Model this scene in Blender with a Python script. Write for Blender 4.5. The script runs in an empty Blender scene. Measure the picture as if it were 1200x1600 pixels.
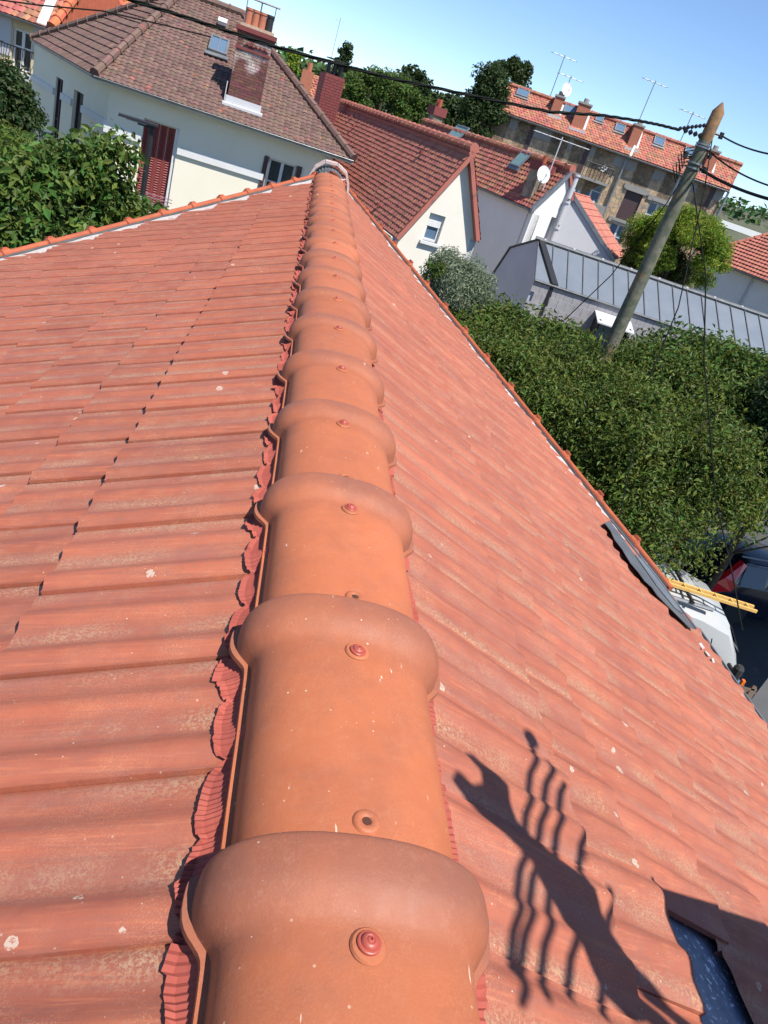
import bpy, bmesh, math, random
import numpy as np
from mathutils import Vector, Matrix
from mathutils.geometry import tessellate_polygon
random.seed(7); rng = np.random.default_rng(11)
rad = math.radians
C = bpy.context.scene.collection
SC = bpy.context.scene

# ------------------------------------------------------------------ camera, sky, sun, exposure
F = 1150.28                                     # focal length in pixels of a 1200 px wide frame
PITCH, ROLL, AZ = rad(26.927), rad(-19.316), rad(-13.019)
fw = Vector((0, math.cos(PITCH), -math.sin(PITCH))); upv = Vector((0, math.sin(PITCH), math.cos(PITCH)))
r0 = Vector((1, 0, 0)); cr = r0*math.cos(ROLL) - upv*math.sin(ROLL); cu = r0*math.sin(ROLL) + upv*math.cos(ROLL)
RZ = Matrix.Rotation(AZ, 3, 'Z'); fw, cr, cu = RZ @ fw, RZ @ cr, RZ @ cu
cam = bpy.data.cameras.new('camera'); co = bpy.data.objects.new('camera', cam); C.objects.link(co)
M = Matrix.Identity(4)
for i in range(3): M[i][0], M[i][1], M[i][2] = cr[i], cu[i], -fw[i]
co.matrix_world = M
cam.sensor_fit = 'HORIZONTAL'; cam.sensor_width = 36; cam.lens = 36*F/1200
cam.clip_start = .02; cam.clip_end = 4000
SC.camera = co
w = bpy.data.worlds.new('World'); SC.world = w; w.use_nodes = True
nt = w.node_tree; sky = nt.nodes.new('ShaderNodeTexSky'); sky.sky_type = 'NISHITA'; sky.sun_disc = False
SUN = Vector((.294, -.405, .866)).normalized()
sky.sun_elevation = math.asin(SUN.z); sky.sun_rotation = math.atan2(SUN.x, SUN.y)
sky.air_density = .72; sky.dust_density = 0.; sky.ozone_density = 4.6; sky.altitude = 80
bg = nt.nodes['Background']; nt.links.new(sky.outputs[0], bg.inputs[0]); bg.inputs[1].default_value = .125
sl = bpy.data.lights.new('sun', 'SUN'); sl.energy = 5.0; sl.angle = rad(.5); sl.color = (1, .955, .88)
so = bpy.data.objects.new('sun', sl); C.objects.link(so); so.rotation_euler = (-SUN).to_track_quat('-Z', 'Y').to_euler(); so.location = SUN*40
SC.view_settings.view_transform = 'Standard'; SC.view_settings.look = 'None'; SC.view_settings.gamma = 1
SC.view_settings.use_curve_mapping = False; SC.view_settings.exposure = .62

GZ = -7.3                                        # street level; the lens is the origin
def ray(px, py): return (cr*(px-600) + cu*(800-py) + fw*F)/F
def atz(px, py, z): q = ray(px, py); return q*(z/q.z)
def ath(px, py, d): q = ray(px, py); return q*(d/math.hypot(q.x, q.y))
def onplane(px, py, P, n): q = ray(px, py); return q*(P.dot(n)/q.dot(n))
XR, ZR = .272, -.8235                            # ridge line
ZT = ZR-.064; TL, TR = .42, .48
def roofR(px, py): q = ray(px, py); return q*((ZT+TR*XR)/(q.z+TR*q.x))

# ------------------------------------------------------------------ materials
MATS = {}
def material(name, col, rough=.8, col2=None, scale=3., mix=.5, bump=0., bscale=30., metal=0., coords='world', col3=None, scale3=40., lo3=.6, hi3=.7, spec=.5, trans=0., var=0., voro=None):
    if name in MATS: return MATS[name]
    m = bpy.data.materials.new(name); m.use_nodes = True; t = m.node_tree; b = t.nodes['Principled BSDF']; L = t.links.new
    b.inputs['Roughness'].default_value = rough; b.inputs['Metallic'].default_value = metal; b.inputs['Specular IOR Level'].default_value = spec
    b.inputs['Base Color'].default_value = (*col, 1)
    geo = t.nodes.new('ShaderNodeNewGeometry'); P = geo.outputs['Position']
    cur = None
    if col2 is not None:
        n = t.nodes.new('ShaderNodeTexNoise'); n.inputs['Scale'].default_value = scale; n.inputs['Detail'].default_value = 7; n.inputs['Roughness'].default_value = .65; L(P, n.inputs['Vector'])
        r = t.nodes.new('ShaderNodeValToRGB'); r.color_ramp.elements[0].position = .5-mix*.35; r.color_ramp.elements[1].position = .5+mix*.35
        r.color_ramp.elements[0].color = (*col, 1); r.color_ramp.elements[1].color = (*col2, 1)
        L(n.outputs[0], r.inputs[0]); cur = r.outputs[0]
    if voro:
        v = t.nodes.new('ShaderNodeTexVoronoi'); v.inputs['Scale'].default_value = voro[0]; L(P, v.inputs['Vector'])
        mx = t.nodes.new('ShaderNodeMix'); mx.data_type = 'RGBA'; mx.blend_type = 'MULTIPLY'; mx.inputs[0].default_value = voro[1]
        h = t.nodes.new('ShaderNodeHueSaturation'); h.inputs['Saturation'].default_value = .18; h.inputs['Value'].default_value = 1.25; L(v.outputs['Color'], h.inputs['Color'])
        L(h.outputs[0], mx.inputs[7])
        if cur: L(cur, mx.inputs[6])
        else: mx.inputs[6].default_value = (*col, 1)
        v2 = t.nodes.new('ShaderNodeTexVoronoi'); v2.feature = 'DISTANCE_TO_EDGE'; v2.inputs['Scale'].default_value = voro[0]; L(P, v2.inputs['Vector'])
        mr = t.nodes.new('ShaderNodeMapRange'); mr.inputs[1].default_value = .02; mr.inputs[2].default_value = .08; L(v2.outputs[0], mr.inputs[0])
        m2 = t.nodes.new('ShaderNodeMix'); m2.data_type = 'RGBA'; L(mr.outputs[0], m2.inputs[0]); m2.inputs[6].default_value = (*voro[2], 1); L(mx.outputs[2], m2.inputs[7]); cur = m2.outputs[2]
    if col3 is not None:
        n = t.nodes.new('ShaderNodeTexNoise'); n.inputs['Scale'].default_value = scale3; n.inputs['Detail'].default_value = 4; L(P, n.inputs['Vector'])
        mr = t.nodes.new('ShaderNodeMapRange'); mr.inputs[1].default_value = lo3; mr.inputs[2].default_value = hi3; L(n.outputs[0], mr.inputs[0])
        mx = t.nodes.new('ShaderNodeMix'); mx.data_type = 'RGBA'; L(mr.outputs[0], mx.inputs[0]); mx.inputs[7].default_value = (*col3, 1)
        if cur: L(cur, mx.inputs[6])
        else: mx.inputs[6].default_value = (*col, 1)
        cur = mx.outputs[2]
    if var:
        h = t.nodes.new('ShaderNodeHueSaturation'); mm = t.nodes.new('ShaderNodeMapRange'); mm.inputs[3].default_value = 1-var; mm.inputs[4].default_value = 1+var
        if var > .001: L(geo.outputs['Random Per Island'], mm.inputs[0])
        L(mm.outputs[0], h.inputs['Value'])
        m3 = t.nodes.new('ShaderNodeMapRange'); m3.inputs[3].default_value = .5-var*.09; m3.inputs[4].default_value = .5+var*.09
        mu = t.nodes.new('ShaderNodeMath'); mu.operation = 'MULTIPLY'; mu.inputs[1].default_value = 7.31; fr = t.nodes.new('ShaderNodeMath'); fr.operation = 'FRACT'
        L(geo.outputs['Random Per Island'], mu.inputs[0]); L(mu.outputs[0], fr.inputs[0]); L(fr.outputs[0], m3.inputs[0]); L(m3.outputs[0], h.inputs['Hue'])
        if cur: L(cur, h.inputs['Color'])
        else: h.inputs['Color'].default_value = (*col, 1)
        cur = h.outputs[0]
    if cur: L(cur, b.inputs['Base Color'])
    if bump:
        n = t.nodes.new('ShaderNodeTexNoise'); n.inputs['Scale'].default_value = bscale; n.inputs['Detail'].default_value = 6; L(P, n.inputs['Vector'])
        bp = t.nodes.new('ShaderNodeBump'); bp.inputs['Strength'].default_value = bump; bp.inputs['Distance'].default_value = .3/bscale; L(n.outputs[0], bp.inputs['Height']); L(bp.outputs[0], b.inputs['Normal'])
    if trans:
        tr = t.nodes.new('ShaderNodeBsdfTranslucent'); ms = t.nodes.new('ShaderNodeMixShader'); ms.inputs[0].default_value = trans
        hs = t.nodes.new('ShaderNodeHueSaturation'); hs.inputs['Value'].default_value = 1.5; hs.inputs['Hue'].default_value = .485
        if cur: L(cur, hs.inputs['Color'])
        else: hs.inputs['Color'].default_value = (*col, 1)
        L(hs.outputs[0], tr.inputs[0]); L(b.outputs[0], ms.inputs[1]); L(tr.outputs[0], ms.inputs[2]); L(ms.outputs[0], t.nodes['Material Output'].inputs[0])
    MATS[name] = m; return m

def clay_material(name, base, alt, warm, moss_amt, spots, scratch=0., rough=.62, dark=None):
    """painted or fired clay: cloudy tone, moss and grit in the troughs, lichen rings, pin-prick specks"""
    m = bpy.data.materials.new(name); m.use_nodes = True; t = m.node_tree; b = t.nodes['Principled BSDF']; L = t.links.new; nn = t.nodes.new
    geo = nn('ShaderNodeNewGeometry'); P = geo.outputs['Position']; oi = nn('ShaderNodeObjectInfo')
    def noise(s, d=6, r=.6, vec=P, dist=0.):
        n = nn('ShaderNodeTexNoise'); n.inputs['Scale'].default_value = s; n.inputs['Detail'].default_value = d; n.inputs['Roughness'].default_value = r; n.inputs['Distortion'].default_value = dist; L(vec, n.inputs['Vector']); return n.outputs[0]
    def rng_(x, a, bb, c=0., d=1.):
        q = nn('ShaderNodeMapRange'); q.inputs[1].default_value = a; q.inputs[2].default_value = bb; q.inputs[3].default_value = c; q.inputs[4].default_value = d; L(x, q.inputs[0]); return q.outputs[0]
    def mul(x, y):
        q = nn('ShaderNodeMath'); q.operation = 'MULTIPLY'; L(x, q.inputs[0])
        if isinstance(y, float): q.inputs[1].default_value = y
        else: L(y, q.inputs[1])
        return q.outputs[0]
    def mixc(f, a, bb, mode='MIX'):
        q = nn('ShaderNodeMix'); q.data_type = 'RGBA'; q.blend_type = mode
        if isinstance(f, float): q.inputs[0].default_value = f
        else: L(f, q.inputs[0])
        for i, v in ((6, a), (7, bb)):
            if isinstance(v, tuple): q.inputs[i].default_value = (*v, 1)
            else: L(v, q.inputs[i])
        return q.outputs[2]
    c = mixc(rng_(noise(2.3), .35, .65), base, alt)
    c = mixc(mul(rng_(noise(9, 8, .7), .45, .7), .55), c, warm)
    hv = nn('ShaderNodeHueSaturation'); L(rng_(oi.outputs['Random'], 0, 1, .88, 1.1), hv.inputs['Value']); L(c, hv.inputs['Color']); c = hv.outputs[0]
    if moss_amt:
        uv = nn('ShaderNodeUVMap'); sp = nn('ShaderNodeSeparateXYZ'); L(uv.outputs[0], sp.inputs[0])
        v = sp.outputs[0]
        def band(cen, wd):
            q = nn('ShaderNodeMath'); q.operation = 'SUBTRACT'; L(v, q.inputs[0]); q.inputs[1].default_value = cen
            a = nn('ShaderNodeMath'); a.operation = 'ABSOLUTE'; L(q.outputs[0], a.inputs[0]); return rng_(a.outputs[0], 0, wd, 1, 0)
        ad = nn('ShaderNodeMath'); ad.operation = 'MAXIMUM'; L(band(.40, .17), ad.inputs[0]); L(band(.93, .14), ad.inputs[1])
        uv = nn('ShaderNodeUVMap')
        mp = nn('ShaderNodeMapping'); mp.inputs['Scale'].default_value = (15, 1.3, 1); L(uv.outputs[0], mp.inputs['Vector'])
        ofs = nn('ShaderNodeVectorMath'); ofs.operation = 'ADD'; sc0 = nn('ShaderNodeVectorMath'); sc0.operation = 'SCALE'; sc0.inputs[3].default_value = 3.1; L(P, sc0.inputs[0]); L(mp.outputs[0], ofs.inputs[0]); L(sc0.outputs[0], ofs.inputs[1])
        st = noise(1.6, 6, .7, ofs.outputs[0])
        c = mixc(mul(rng_(st, .46, .68), .5), c, (.215, .082, .062))
        st2 = noise(2.7, 5, .7, ofs.outputs[0])
        c = mixc(mul(rng_(st2, .53, .70), .75), c, (.43, .135, .066))
        blot = noise(22, 6, .75); c = mixc(mul(rng_(blot, .52, .68), .32), c, (.23, .095, .070))
        # weathered pale film in the pans, grit inside it
        film = mul(ad.outputs[0], rng_(noise(6, 5, .7), .35, .65))
        c = mixc(mul(film, .6), c, (.30, .130, .100))
        grit = mul(mul(ad.outputs[0], rng_(noise(150, 3, .8), .47, .56)), rng_(noise(4.2, 4), .42, .58))
        c = mixc(mul(grit, moss_amt), c, (.40, .26, .15))
        g2 = mul(mul(rng_(noise(420, 2, .8), .56, .62), rng_(noise(7, 4), .42, .60)), rng_(noise(1.7, 3), .35, .6)); c = mixc(mul(g2, .55), c, (.50, .36, .24))
        pit = mul(rng_(noise(240, 3, .8), .60, .66), rng_(noise(5.1, 4), .45, .6)); c = mixc(mul(pit, .55), c, (.12, .06, .045))
        grey = mul(rng_(noise(60, 5, .8), .6, .66), rng_(noise(3.1, 3), .5, .6))
        c = mixc(mul(grey, .6), c, (.17, .14, .11))
    if dark:
        uv = nn('ShaderNodeUVMap'); sp = nn('ShaderNodeSeparateXYZ'); L(uv.outputs[0], sp.inputs[0])
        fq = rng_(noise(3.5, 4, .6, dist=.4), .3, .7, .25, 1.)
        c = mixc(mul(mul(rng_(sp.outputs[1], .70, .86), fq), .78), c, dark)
        c = mixc(mul(rng_(noise(5.5, 6, .7), .48, .74), .4), c, dark)
        c = mixc(mul(rng_(noise(38, 5, .8), .54, .72), .22), c, (.46, .20, .12))
    if spots:
        vo = nn('ShaderNodeTexVoronoi'); vo.inputs['Scale'].default_value = 15; vo.inputs['Randomness'].default_value = 1; 
        wv = nn('ShaderNodeVectorMath'); wv.operation = 'ADD'; nz = nn('ShaderNodeTexNoise'); nz.inputs['Scale'].default_value = 70; L(P, nz.inputs['Vector']); sc_ = nn('ShaderNodeVectorMath'); sc_.operation = 'SCALE'; sc_.inputs[3].default_value = .012; L(nz.outputs[1], sc_.inputs[0]); L(P, wv.inputs[0]); L(sc_.outputs[0], wv.inputs[1])
        L(wv.outputs[0], vo.inputs['Vector'])
        sx = nn('ShaderNodeSeparateColor'); L(vo.outputs['Color'], sx.inputs[0])
        # radius differs from cell to cell, most cells bare
        rr = rng_(sx.outputs[0], 1-spots, 1., .0, .22)
        ls = nn('ShaderNodeMath'); ls.operation = 'LESS_THAN'; L(vo.outputs['Distance'], ls.inputs[0]); L(rr, ls.inputs[1])
        pat = mul(ls.outputs[0], rng_(noise(150, 3, .8), .38, .5))
        c = mixc(mul(pat, .62), c, (.50, .46, .38))
        fine = nn('ShaderNodeTexVoronoi'); fine.inputs['Scale'].default_value = 95; L(P, fine.inputs['Vector']); sf = nn('ShaderNodeSeparateColor'); L(fine.outputs['Color'], sf.inputs[0])
        r2 = rng_(sf.outputs[1], .86, 1., 0, .2); l2 = nn('ShaderNodeMath'); l2.operation = 'LESS_THAN'; L(fine.outputs['Distance'], l2.inputs[0]); L(r2, l2.inputs[1])
        c = mixc(mul(mul(l2.outputs[0], rng_(noise(5, 3), .42, .6)), .7), c, (.60, .50, .38))
    if scratch:
        mp = nn('ShaderNodeMapping'); mp.inputs['Rotation'].default_value = (.3, .5, .8); mp.inputs['Scale'].default_value = (1, .14, 1); L(P, mp.inputs['Vector'])
        s = mul(rng_(noise(55, 3, .75, mp.outputs[0]), .695, .715), rng_(noise(6, 2), .55, .62))
        c = mixc(mul(s, scratch), c, (.68, .52, .40))
        mp = nn('ShaderNodeMapping'); mp.inputs['Rotation'].default_value = (.9, .1, 2.2); mp.inputs['Scale'].default_value = (1, .25, 1); L(P, mp.inputs['Vector'])
        s = mul(rng_(noise(90, 3, .75, mp.outputs[0]), .70, .72), rng_(noise(9, 2), .55, .62))
        c = mixc(mul(s, scratch), c, (.75, .62, .5))
    if dark:
        gr = mul(rng_(noise(330, 3, .8), .52, .62), rng_(noise(8, 5), .4, .62)); c = mixc(mul(gr, .12), c, (.56, .36, .24))
        dk = mul(rng_(noise(190, 4, .8), .58, .66), rng_(noise(11, 5), .45, .62)); c = mixc(mul(dk, .35), c, (.16, .07, .04))
    L(c, b.inputs['Base Color'])
    L(rng_(noise(14, 5), .3, .7, rough-.06, rough+.16), b.inputs['Roughness'])
    bp = nn('ShaderNodeBump'); bp.inputs['Strength'].default_value = .35; bp.inputs['Distance'].default_value = .0012; L(noise(260, 5, .7), bp.inputs['Height'])
    b2 = nn('ShaderNodeBump'); b2.inputs['Strength'].default_value = .3; b2.inputs['Distance'].default_value = .006; L(noise(12, 4), b2.inputs['Height']); L(bp.outputs[0], b2.inputs['Normal'])
    L(b2.outputs[0], b.inputs['Normal'])
    MATS[name] = m; return m

M_TILE = clay_material('red_painted_tile', (.34, .094, .048), (.28, .078, .045), (.40, .122, .060), .8, .09)
M_CAP = clay_material('orange_fired_clay', (.42, .120, .046), (.38, .108, .042), (.46, .140, .056), 0, .03, scratch=.75, rough=.60, dark=(.19, .075, .052))
M_CLAY = material('bright_orange_clay', (.40, .10, .038), .65, (.30, .07, .032), 8, bump=.2, bscale=40)
M_PLEAT = material('pleated_red_aluminium', (.36, .084, .060), .7, (.28, .066, .050), 9, spec=.2)
M_SCREW = material('red_lacquered_screw', (.34, .068, .045), .42)
M_MORTAR = material('pale_mortar', (.55, .49, .46), .95, (.38, .33, .30), 30, bump=.6, bscale=60)
M_ZINC = material('weathered_zinc', (.30, .32, .34), .45, (.20, .21, .22), 4, metal=.6)
M_ZINCP = material('zinc_roof_sheet', (.175, .20, .235), .5, (.13, .155, .19), 1.3, mix=.8, metal=.2)
M_DARKZ = material('dark_zinc', (.10, .105, .11), .5, (.16, .165, .17), 6, metal=.4)
M_UNDER = material('blue_grey_underlay', (.20, .25, .34), .55, (.09, .12, .17), 9, col3=(.62, .68, .76), scale3=70, lo3=.60, hi3=.66, bump=.4, bscale=50)
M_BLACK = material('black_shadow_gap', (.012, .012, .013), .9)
M_CREAM = material('cream_render', (.82, .77, .64), .92, (.72, .67, .54), .8, mix=.9, bump=.2, bscale=60)
M_WHITE = material('white_render', (.80, .79, .76), .92, (.74, .73, .70), 1., bump=.15, bscale=60)
M_TRIM = material('white_trim', (.68, .68, .67), .7, (.60, .60, .60), 6)
M_CREAM2 = material('pale_cream_render', (.80, .755, .66), .92, (.70, .66, .57), .9, mix=.9, bump=.2, bscale=40)
M_GREYW = material('grey_render', (.44, .47, .54), .92, (.38, .41, .48), .8, bump=.15, bscale=60)
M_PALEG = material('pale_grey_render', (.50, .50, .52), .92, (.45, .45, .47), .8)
M_GLASS = material('dark_window_glass', (.02, .025, .03), .06, spec=.8)
M_GLASSB = material('sky_blue_window_glass', (.10, .16, .24), .12, spec=.8)
M_SKYL = material('green_skylight_glass', (.16, .27, .26), .2, spec=.7)
M_SHUT = material('oxblood_shutter', (.20, .028, .025), .55)
M_SHUTB = material('brown_shutter', (.055, .03, .032), .6, (.08, .045, .045), 12)
M_IRON = material('black_iron', (.015, .015, .017), .5)
M_WIRE = material('black_cable', (.010, .012, .010), .8, spec=.1)
M_POLE = material('green_treated_wood', (.15, .14, .105), .9, (.07, .085, .055), 7, mix=.3, bump=.6, bscale=50, col3=(.22, .13, .06), scale3=3, lo3=.55, hi3=.7)
M_WOODT = material('orange_worn_wood', (.28, .14, .05), .85, (.12, .08, .05), 14, bump=.5, bscale=50)
M_BROWNR = material('brown_roof_tile', (.155, .088, .070), .8, (.115, .070, .058), 6, mix=.7, col3=(.30, .10, .06), scale3=5, lo3=.64, hi3=.70, bump=.3, bscale=50, var=.22)
M_REDR = material('red_roof_tile', (.42, .145, .100), .82, (.34, .120, .085), 2, mix=.7, col3=(.16, .075, .06), scale3=4, lo3=.6, hi3=.75, bump=.3, bscale=40, var=.12)
M_REDR2 = material('weathered_orange_roof_tile', (.38, .135, .085), .82, (.30, .105, .07), 3, mix=.6, col3=(.22, .12, .09), scale3=3, lo3=.52, hi3=.7, bump=.3, bscale=40, var=.25)
M_ORR = material('orange_roof_tile', (.52, .15, .055), .8, (.40, .11, .05), 5, var=.15)
M_STONEW = material('brown_rubble_stone', (.56, .40, .25), .95, (.36, .26, .17), 1.2, mix=.5, bump=.8, bscale=10, voro=(4.2, .42, (.26, .21, .16)))
M_BAND = material('grey_cement_band', (.30, .285, .26), .9, (.24, .23, .21), 3)
M_YBRICK = material('yellow_brick', (.62, .53, .33), .9, (.52, .43, .26), 3)
M_BRICK = material('dark_red_brick', (.165, .052, .042), .85, (.12, .045, .038), 20, bump=.4, bscale=60, col3=(.48, .40, .36), scale3=2.1, lo3=.52, hi3=.66, var=.3)
M_BRICKM = material('light_brick_mortar', (.30, .25, .23), .95, (.22, .18, .16), 10)
M_BRICK2 = material('plum_red_brick', (.20, .042, .04), .8, (.16, .038, .036), 6)
M_OBRICK = material('orange_brick', (.42, .15, .085), .85, (.34, .12, .075), 8)
M_SLATE = material('grey_slate', (.36, .345, .36), .8, (.28, .27, .28), 4, var=.2)
M_ASPH = material('asphalt', (.045, .045, .05), .9, (.06, .06, .062), 2, bump=.4, bscale=60)
M_GRASS = material('garden_ground', (.10, .095, .070), 1., (.06, .075, .035), .25)
M_PAVE = material('grey_pavement', (.16, .155, .15), .9, (.12, .12, .115), 1.5)
M_WHP = material('white_vehicle_paint', (.38, .39, .39), .25, spec=.6)
M_NAVY = material('dark_navy_paint', (.008, .010, .022), .12, spec=.8)
M_RUB = material('black_rubber', (.02, .02, .02), .8)
M_REDL = material('red_tail_lamp', (.60, .01, .02), .12, spec=.8)
M_ORL = material('orange_lamp', (.75, .16, .02), .2)
M_YWOOD = material('yellow_wood', (.72, .45, .14), .6, (.62, .36, .10), 20)
M_DPAVE = material('dark_grey_felt', (.085, .085, .085), .9, (.07, .07, .07), 3)
M_RUST = material('weathered_brown_timber', (.11, .075, .05), .9, (.07, .05, .04), 8)
M_BARK = material('bark', (.10, .075, .05), .95, (.06, .045, .035), 12, bump=.8, bscale=30)
def leafmat(name, c1, c2, trans=.30, rough=.55, var=.5): return material(name, c1, rough, c2, 1.3, mix=.6, trans=trans, var=var, spec=.28)
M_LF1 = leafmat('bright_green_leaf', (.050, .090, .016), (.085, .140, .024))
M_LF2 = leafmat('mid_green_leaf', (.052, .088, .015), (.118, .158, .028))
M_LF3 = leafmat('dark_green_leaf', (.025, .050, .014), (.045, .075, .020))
M_LF4 = leafmat('yellow_green_leaf', (.12, .20, .02), (.20, .26, .03))
M_LF5 = leafmat('grey_green_leaf', (.15, .19, .12), (.22, .26, .17), rough=.6)
M_LF6 = leafmat('hill_leaf', (.035, .075, .022), (.06, .11, .03), trans=.15, rough=.8)

# ------------------------------------------------------------------ builders
def tag(o, label=None, cat=None, group=None, kind=None):
    if label: o['label'] = label
    if cat: o['category'] = cat
    if group: o['group'] = group
    if kind: o['kind'] = kind
    return o
def thing(name, label, cat, loc, group=None):
    o = bpy.data.objects.new(name, None); o.empty_display_size = .2; C.objects.link(o); o.location = Vector(loc)
    return tag(o, label, cat, group)
def rootloc(p):
    while p.parent: p = p.parent
    return Vector(p.location)
class MB:
    """collects shapes given in world coordinates"""
    def __init__(s): s.v = []; s.f = []; s.uv = None
    def quad(s, a, b, c, d): n = len(s.v); s.v += [Vector(a), Vector(b), Vector(c), Vector(d)]; s.f.append((n, n+1, n+2, n+3)); return s
    def poly(s, pts): n = len(s.v); s.v += [Vector(p) for p in pts]; s.f.append(tuple(range(n, n+len(pts)))); return s
    def prism(s, pts, off):
        n = len(s.v); k = len(pts); off = Vector(off); s.v += [Vector(p) for p in pts] + [Vector(p)+off for p in pts]
        s.f.append(tuple(range(n, n+k))); s.f.append(tuple(range(n+2*k-1, n+k-1, -1)))
        for i in range(k): j = (i+1) % k; s.f.append((n+i, n+k+i, n+k+j, n+j))
        return s
    def box(s, o, a, b, c):
        o, a, b, c = map(Vector, (o, a, b, c)); return s.prism([o, o+a, o+a+b, o+b], c)
    def cbox(s, cen, sx, sy, sz, ux=Vector((1, 0, 0)), uy=None):
        ux = Vector(ux).normalized(); uy = Vector((-ux.y, ux.x, 0)) if uy is None else Vector(uy).normalized(); uz = ux.cross(uy)
        return s.box(Vector(cen)-ux*sx/2-uy*sy/2-uz*sz/2, ux*sx, uy*sy, uz*sz)
    def tube(s, pts, r, n=8, caps=True):
        pts = [Vector(p) for p in pts]; rs = r if isinstance(r, (list, tuple)) else [r]*len(pts); base = len(s.v)
        up = Vector((0, 0, 1)); 
        for i, p in enumerate(pts):
            d = (pts[min(i+1, len(pts)-1)] - pts[max(i-1, 0)]).normalized()
            a = d.cross(up if abs(d.z) < .95 else Vector((1, 0, 0))).normalized(); b = d.cross(a)
            for k in range(n): t = 2*math.pi*k/n; s.v.append(p + (a*math.cos(t)+b*math.sin(t))*rs[i])
        for i in range(len(pts)-1):
            for k in range(n): q = (k+1) % n; s.f.append((base+i*n+k, base+i*n+q, base+(i+1)*n+q, base+(i+1)*n+k))
        if caps: s.f.append(tuple(base+k for k in range(n-1, -1, -1))); s.f.append(tuple(base+(len(pts)-1)*n+k for k in range(n)))
        return s
    def build(s, name, mat, parent=None, smooth=False):
        me = bpy.data.meshes.new(name); off = rootloc(parent) if parent else Vector((0, 0, 0))
        me.from_pydata([tuple(v-off) for v in s.v], [], s.f); me.materials.append(mat)
        bm = bmesh.new(); bm.from_mesh(me); bmesh.ops.recalc_face_normals(bm, faces=bm.faces); bm.to_mesh(me); bm.free()
        if smooth:
            me.polygons.foreach_set('use_smooth', [True]*len(me.polygons)); me.set_sharp_from_angle(angle=rad(40))
        o = bpy.data.objects.new(name, me); C.objects.link(o)
        if parent: o.parent = parent
        return o
def npmesh(name, V, Fc, mat, parent=None, smooth=False, uv=None):
    """fast mesh from arrays; Fc is (n,3) or (n,4)"""
    V = np.asarray(V, np.float32); Fc = np.asarray(Fc, np.int32)
    if parent: V = V - np.array(rootloc(parent), np.float32)
    me = bpy.data.meshes.new(name); me.vertices.add(len(V)); me.vertices.foreach_set('co', V.ravel())
    k = Fc.shape[1]; me.loops.add(Fc.size); me.loops.foreach_set('vertex_index', Fc.ravel()); me.polygons.add(len(Fc))
    me.polygons.foreach_set('loop_start', np.arange(0, Fc.size, k, dtype=np.int32))
    me.polygons.foreach_set('use_smooth', np.full(len(Fc), bool(smooth)))
    if uv is not None:
        l = me.uv_layers.new(name='UVMap'); l.data.foreach_set('uv', np.asarray(uv, np.float32)[Fc.ravel()].ravel())
    me.update(calc_edges=True); me.validate(); me.materials.append(mat)
    if smooth: me.set_sharp_from_angle(angle=rad(38))
    o = bpy.data.objects.new(name, me); C.objects.link(o)
    if parent: o.parent = parent
    return o

class Face:
    """a vertical facade plane: u along it, z up, n outward"""
    def __init__(s, P, Q, flip=False):
        s.P = Vector((P.x, P.y, 0)); d = Vector((Q.x-P.x, Q.y-P.y, 0)); s.L = d.length; s.u = d.normalized(); s.n = Vector((s.u.y, -s.u.x, 0))
        if flip: s.n = -s.n
    def pt(s, u, z, w=0): q = s.P + s.u*u + s.n*w; q.z = z; return q
    def px(s, x, y): q = onplane(x, y, s.P, s.n); return (q-s.P).dot(s.u), q.z
    def wall(s, name, outline, holes, mat, parent, depth=.18, w=0.):
        m = MB(); loops = [[Vector((u, z, 0)) for u, z in outline]] + [[Vector((a, c, 0)), Vector((a, d, 0)), Vector((b, d, 0)), Vector((b, c, 0))] for a, b, c, d in holes]
        flat = [p for l in loops for p in l]
        m.v = [s.pt(p.x, p.y, w) for p in flat]; m.f = [tuple(t) for t in tessellate_polygon(loops)]
        k = len(outline)
        for i in range(k): a, b = outline[i], outline[(i+1) % k]; m.quad(s.pt(*a, w), s.pt(*b, w), s.pt(*b, w-depth), s.pt(*a, w-depth))
        for a, b, c, d in holes:
            q = [(a, c), (b, c), (b, d), (a, d)]
            for i in range(4): m.quad(s.pt(*q[i], w), s.pt(*q[(i+1) % 4], w), s.pt(*q[(i+1) % 4], w-depth), s.pt(*q[i], w-depth))
        return m.build(name, mat, parent)
    def bar(s, m, u0, u1, z0, z1, w0, w1):
        return m.box(s.pt(u0, z0, w0), s.u*(u1-u0), Vector((0, 0, z1-z0)), s.n*(w1-w0))
    def window(s, u0, u1, z0, z1, parent, frame=None, glass=None, nx=2, ny=2, w=-.12, th=.05, split=None):
        frame = frame or M_TRIM; glass = glass or M_GLASS; m = MB(); t = th
        s.bar(m, u0, u1, z0, z0+t, w-.03, w+.03); s.bar(m, u0, u1, z1-t, z1, w-.03, w+.03)
        s.bar(m, u0, u0+t, z0+t, z1-t, w-.03, w+.03); s.bar(m, u1-t, u1, z0+t, z1-t, w-.03, w+.03)
        for i in range(1, nx): u = u0+(u1-u0)*i/nx; s.bar(m, u-t*.8, u+t*.8, z0+t, z1-t, w-.025, w+.035)
        zs = [split] if split else [z0+(z1-z0)*j/ny for j in range(1, ny)]
        for z in zs:
            for i in range(nx):
                a = u0+(u1-u0)*i/nx+t; b = u0+(u1-u0)*(i+1)/nx-t; s.bar(m, a, b, z-t*.35, z+t*.35, w-.02, w+.02)
        o = m.build('window', frame, parent)
        for i in range(nx):
            g = MB(); s.bar(g, u0+(u1-u0)*i/nx+t*.6, u0+(u1-u0)*(i+1)/nx-t*.6, z0+t*.5, z1-t*.5, w-.012, w-.006); g.build('pane', glass, o)
        return o

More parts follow.
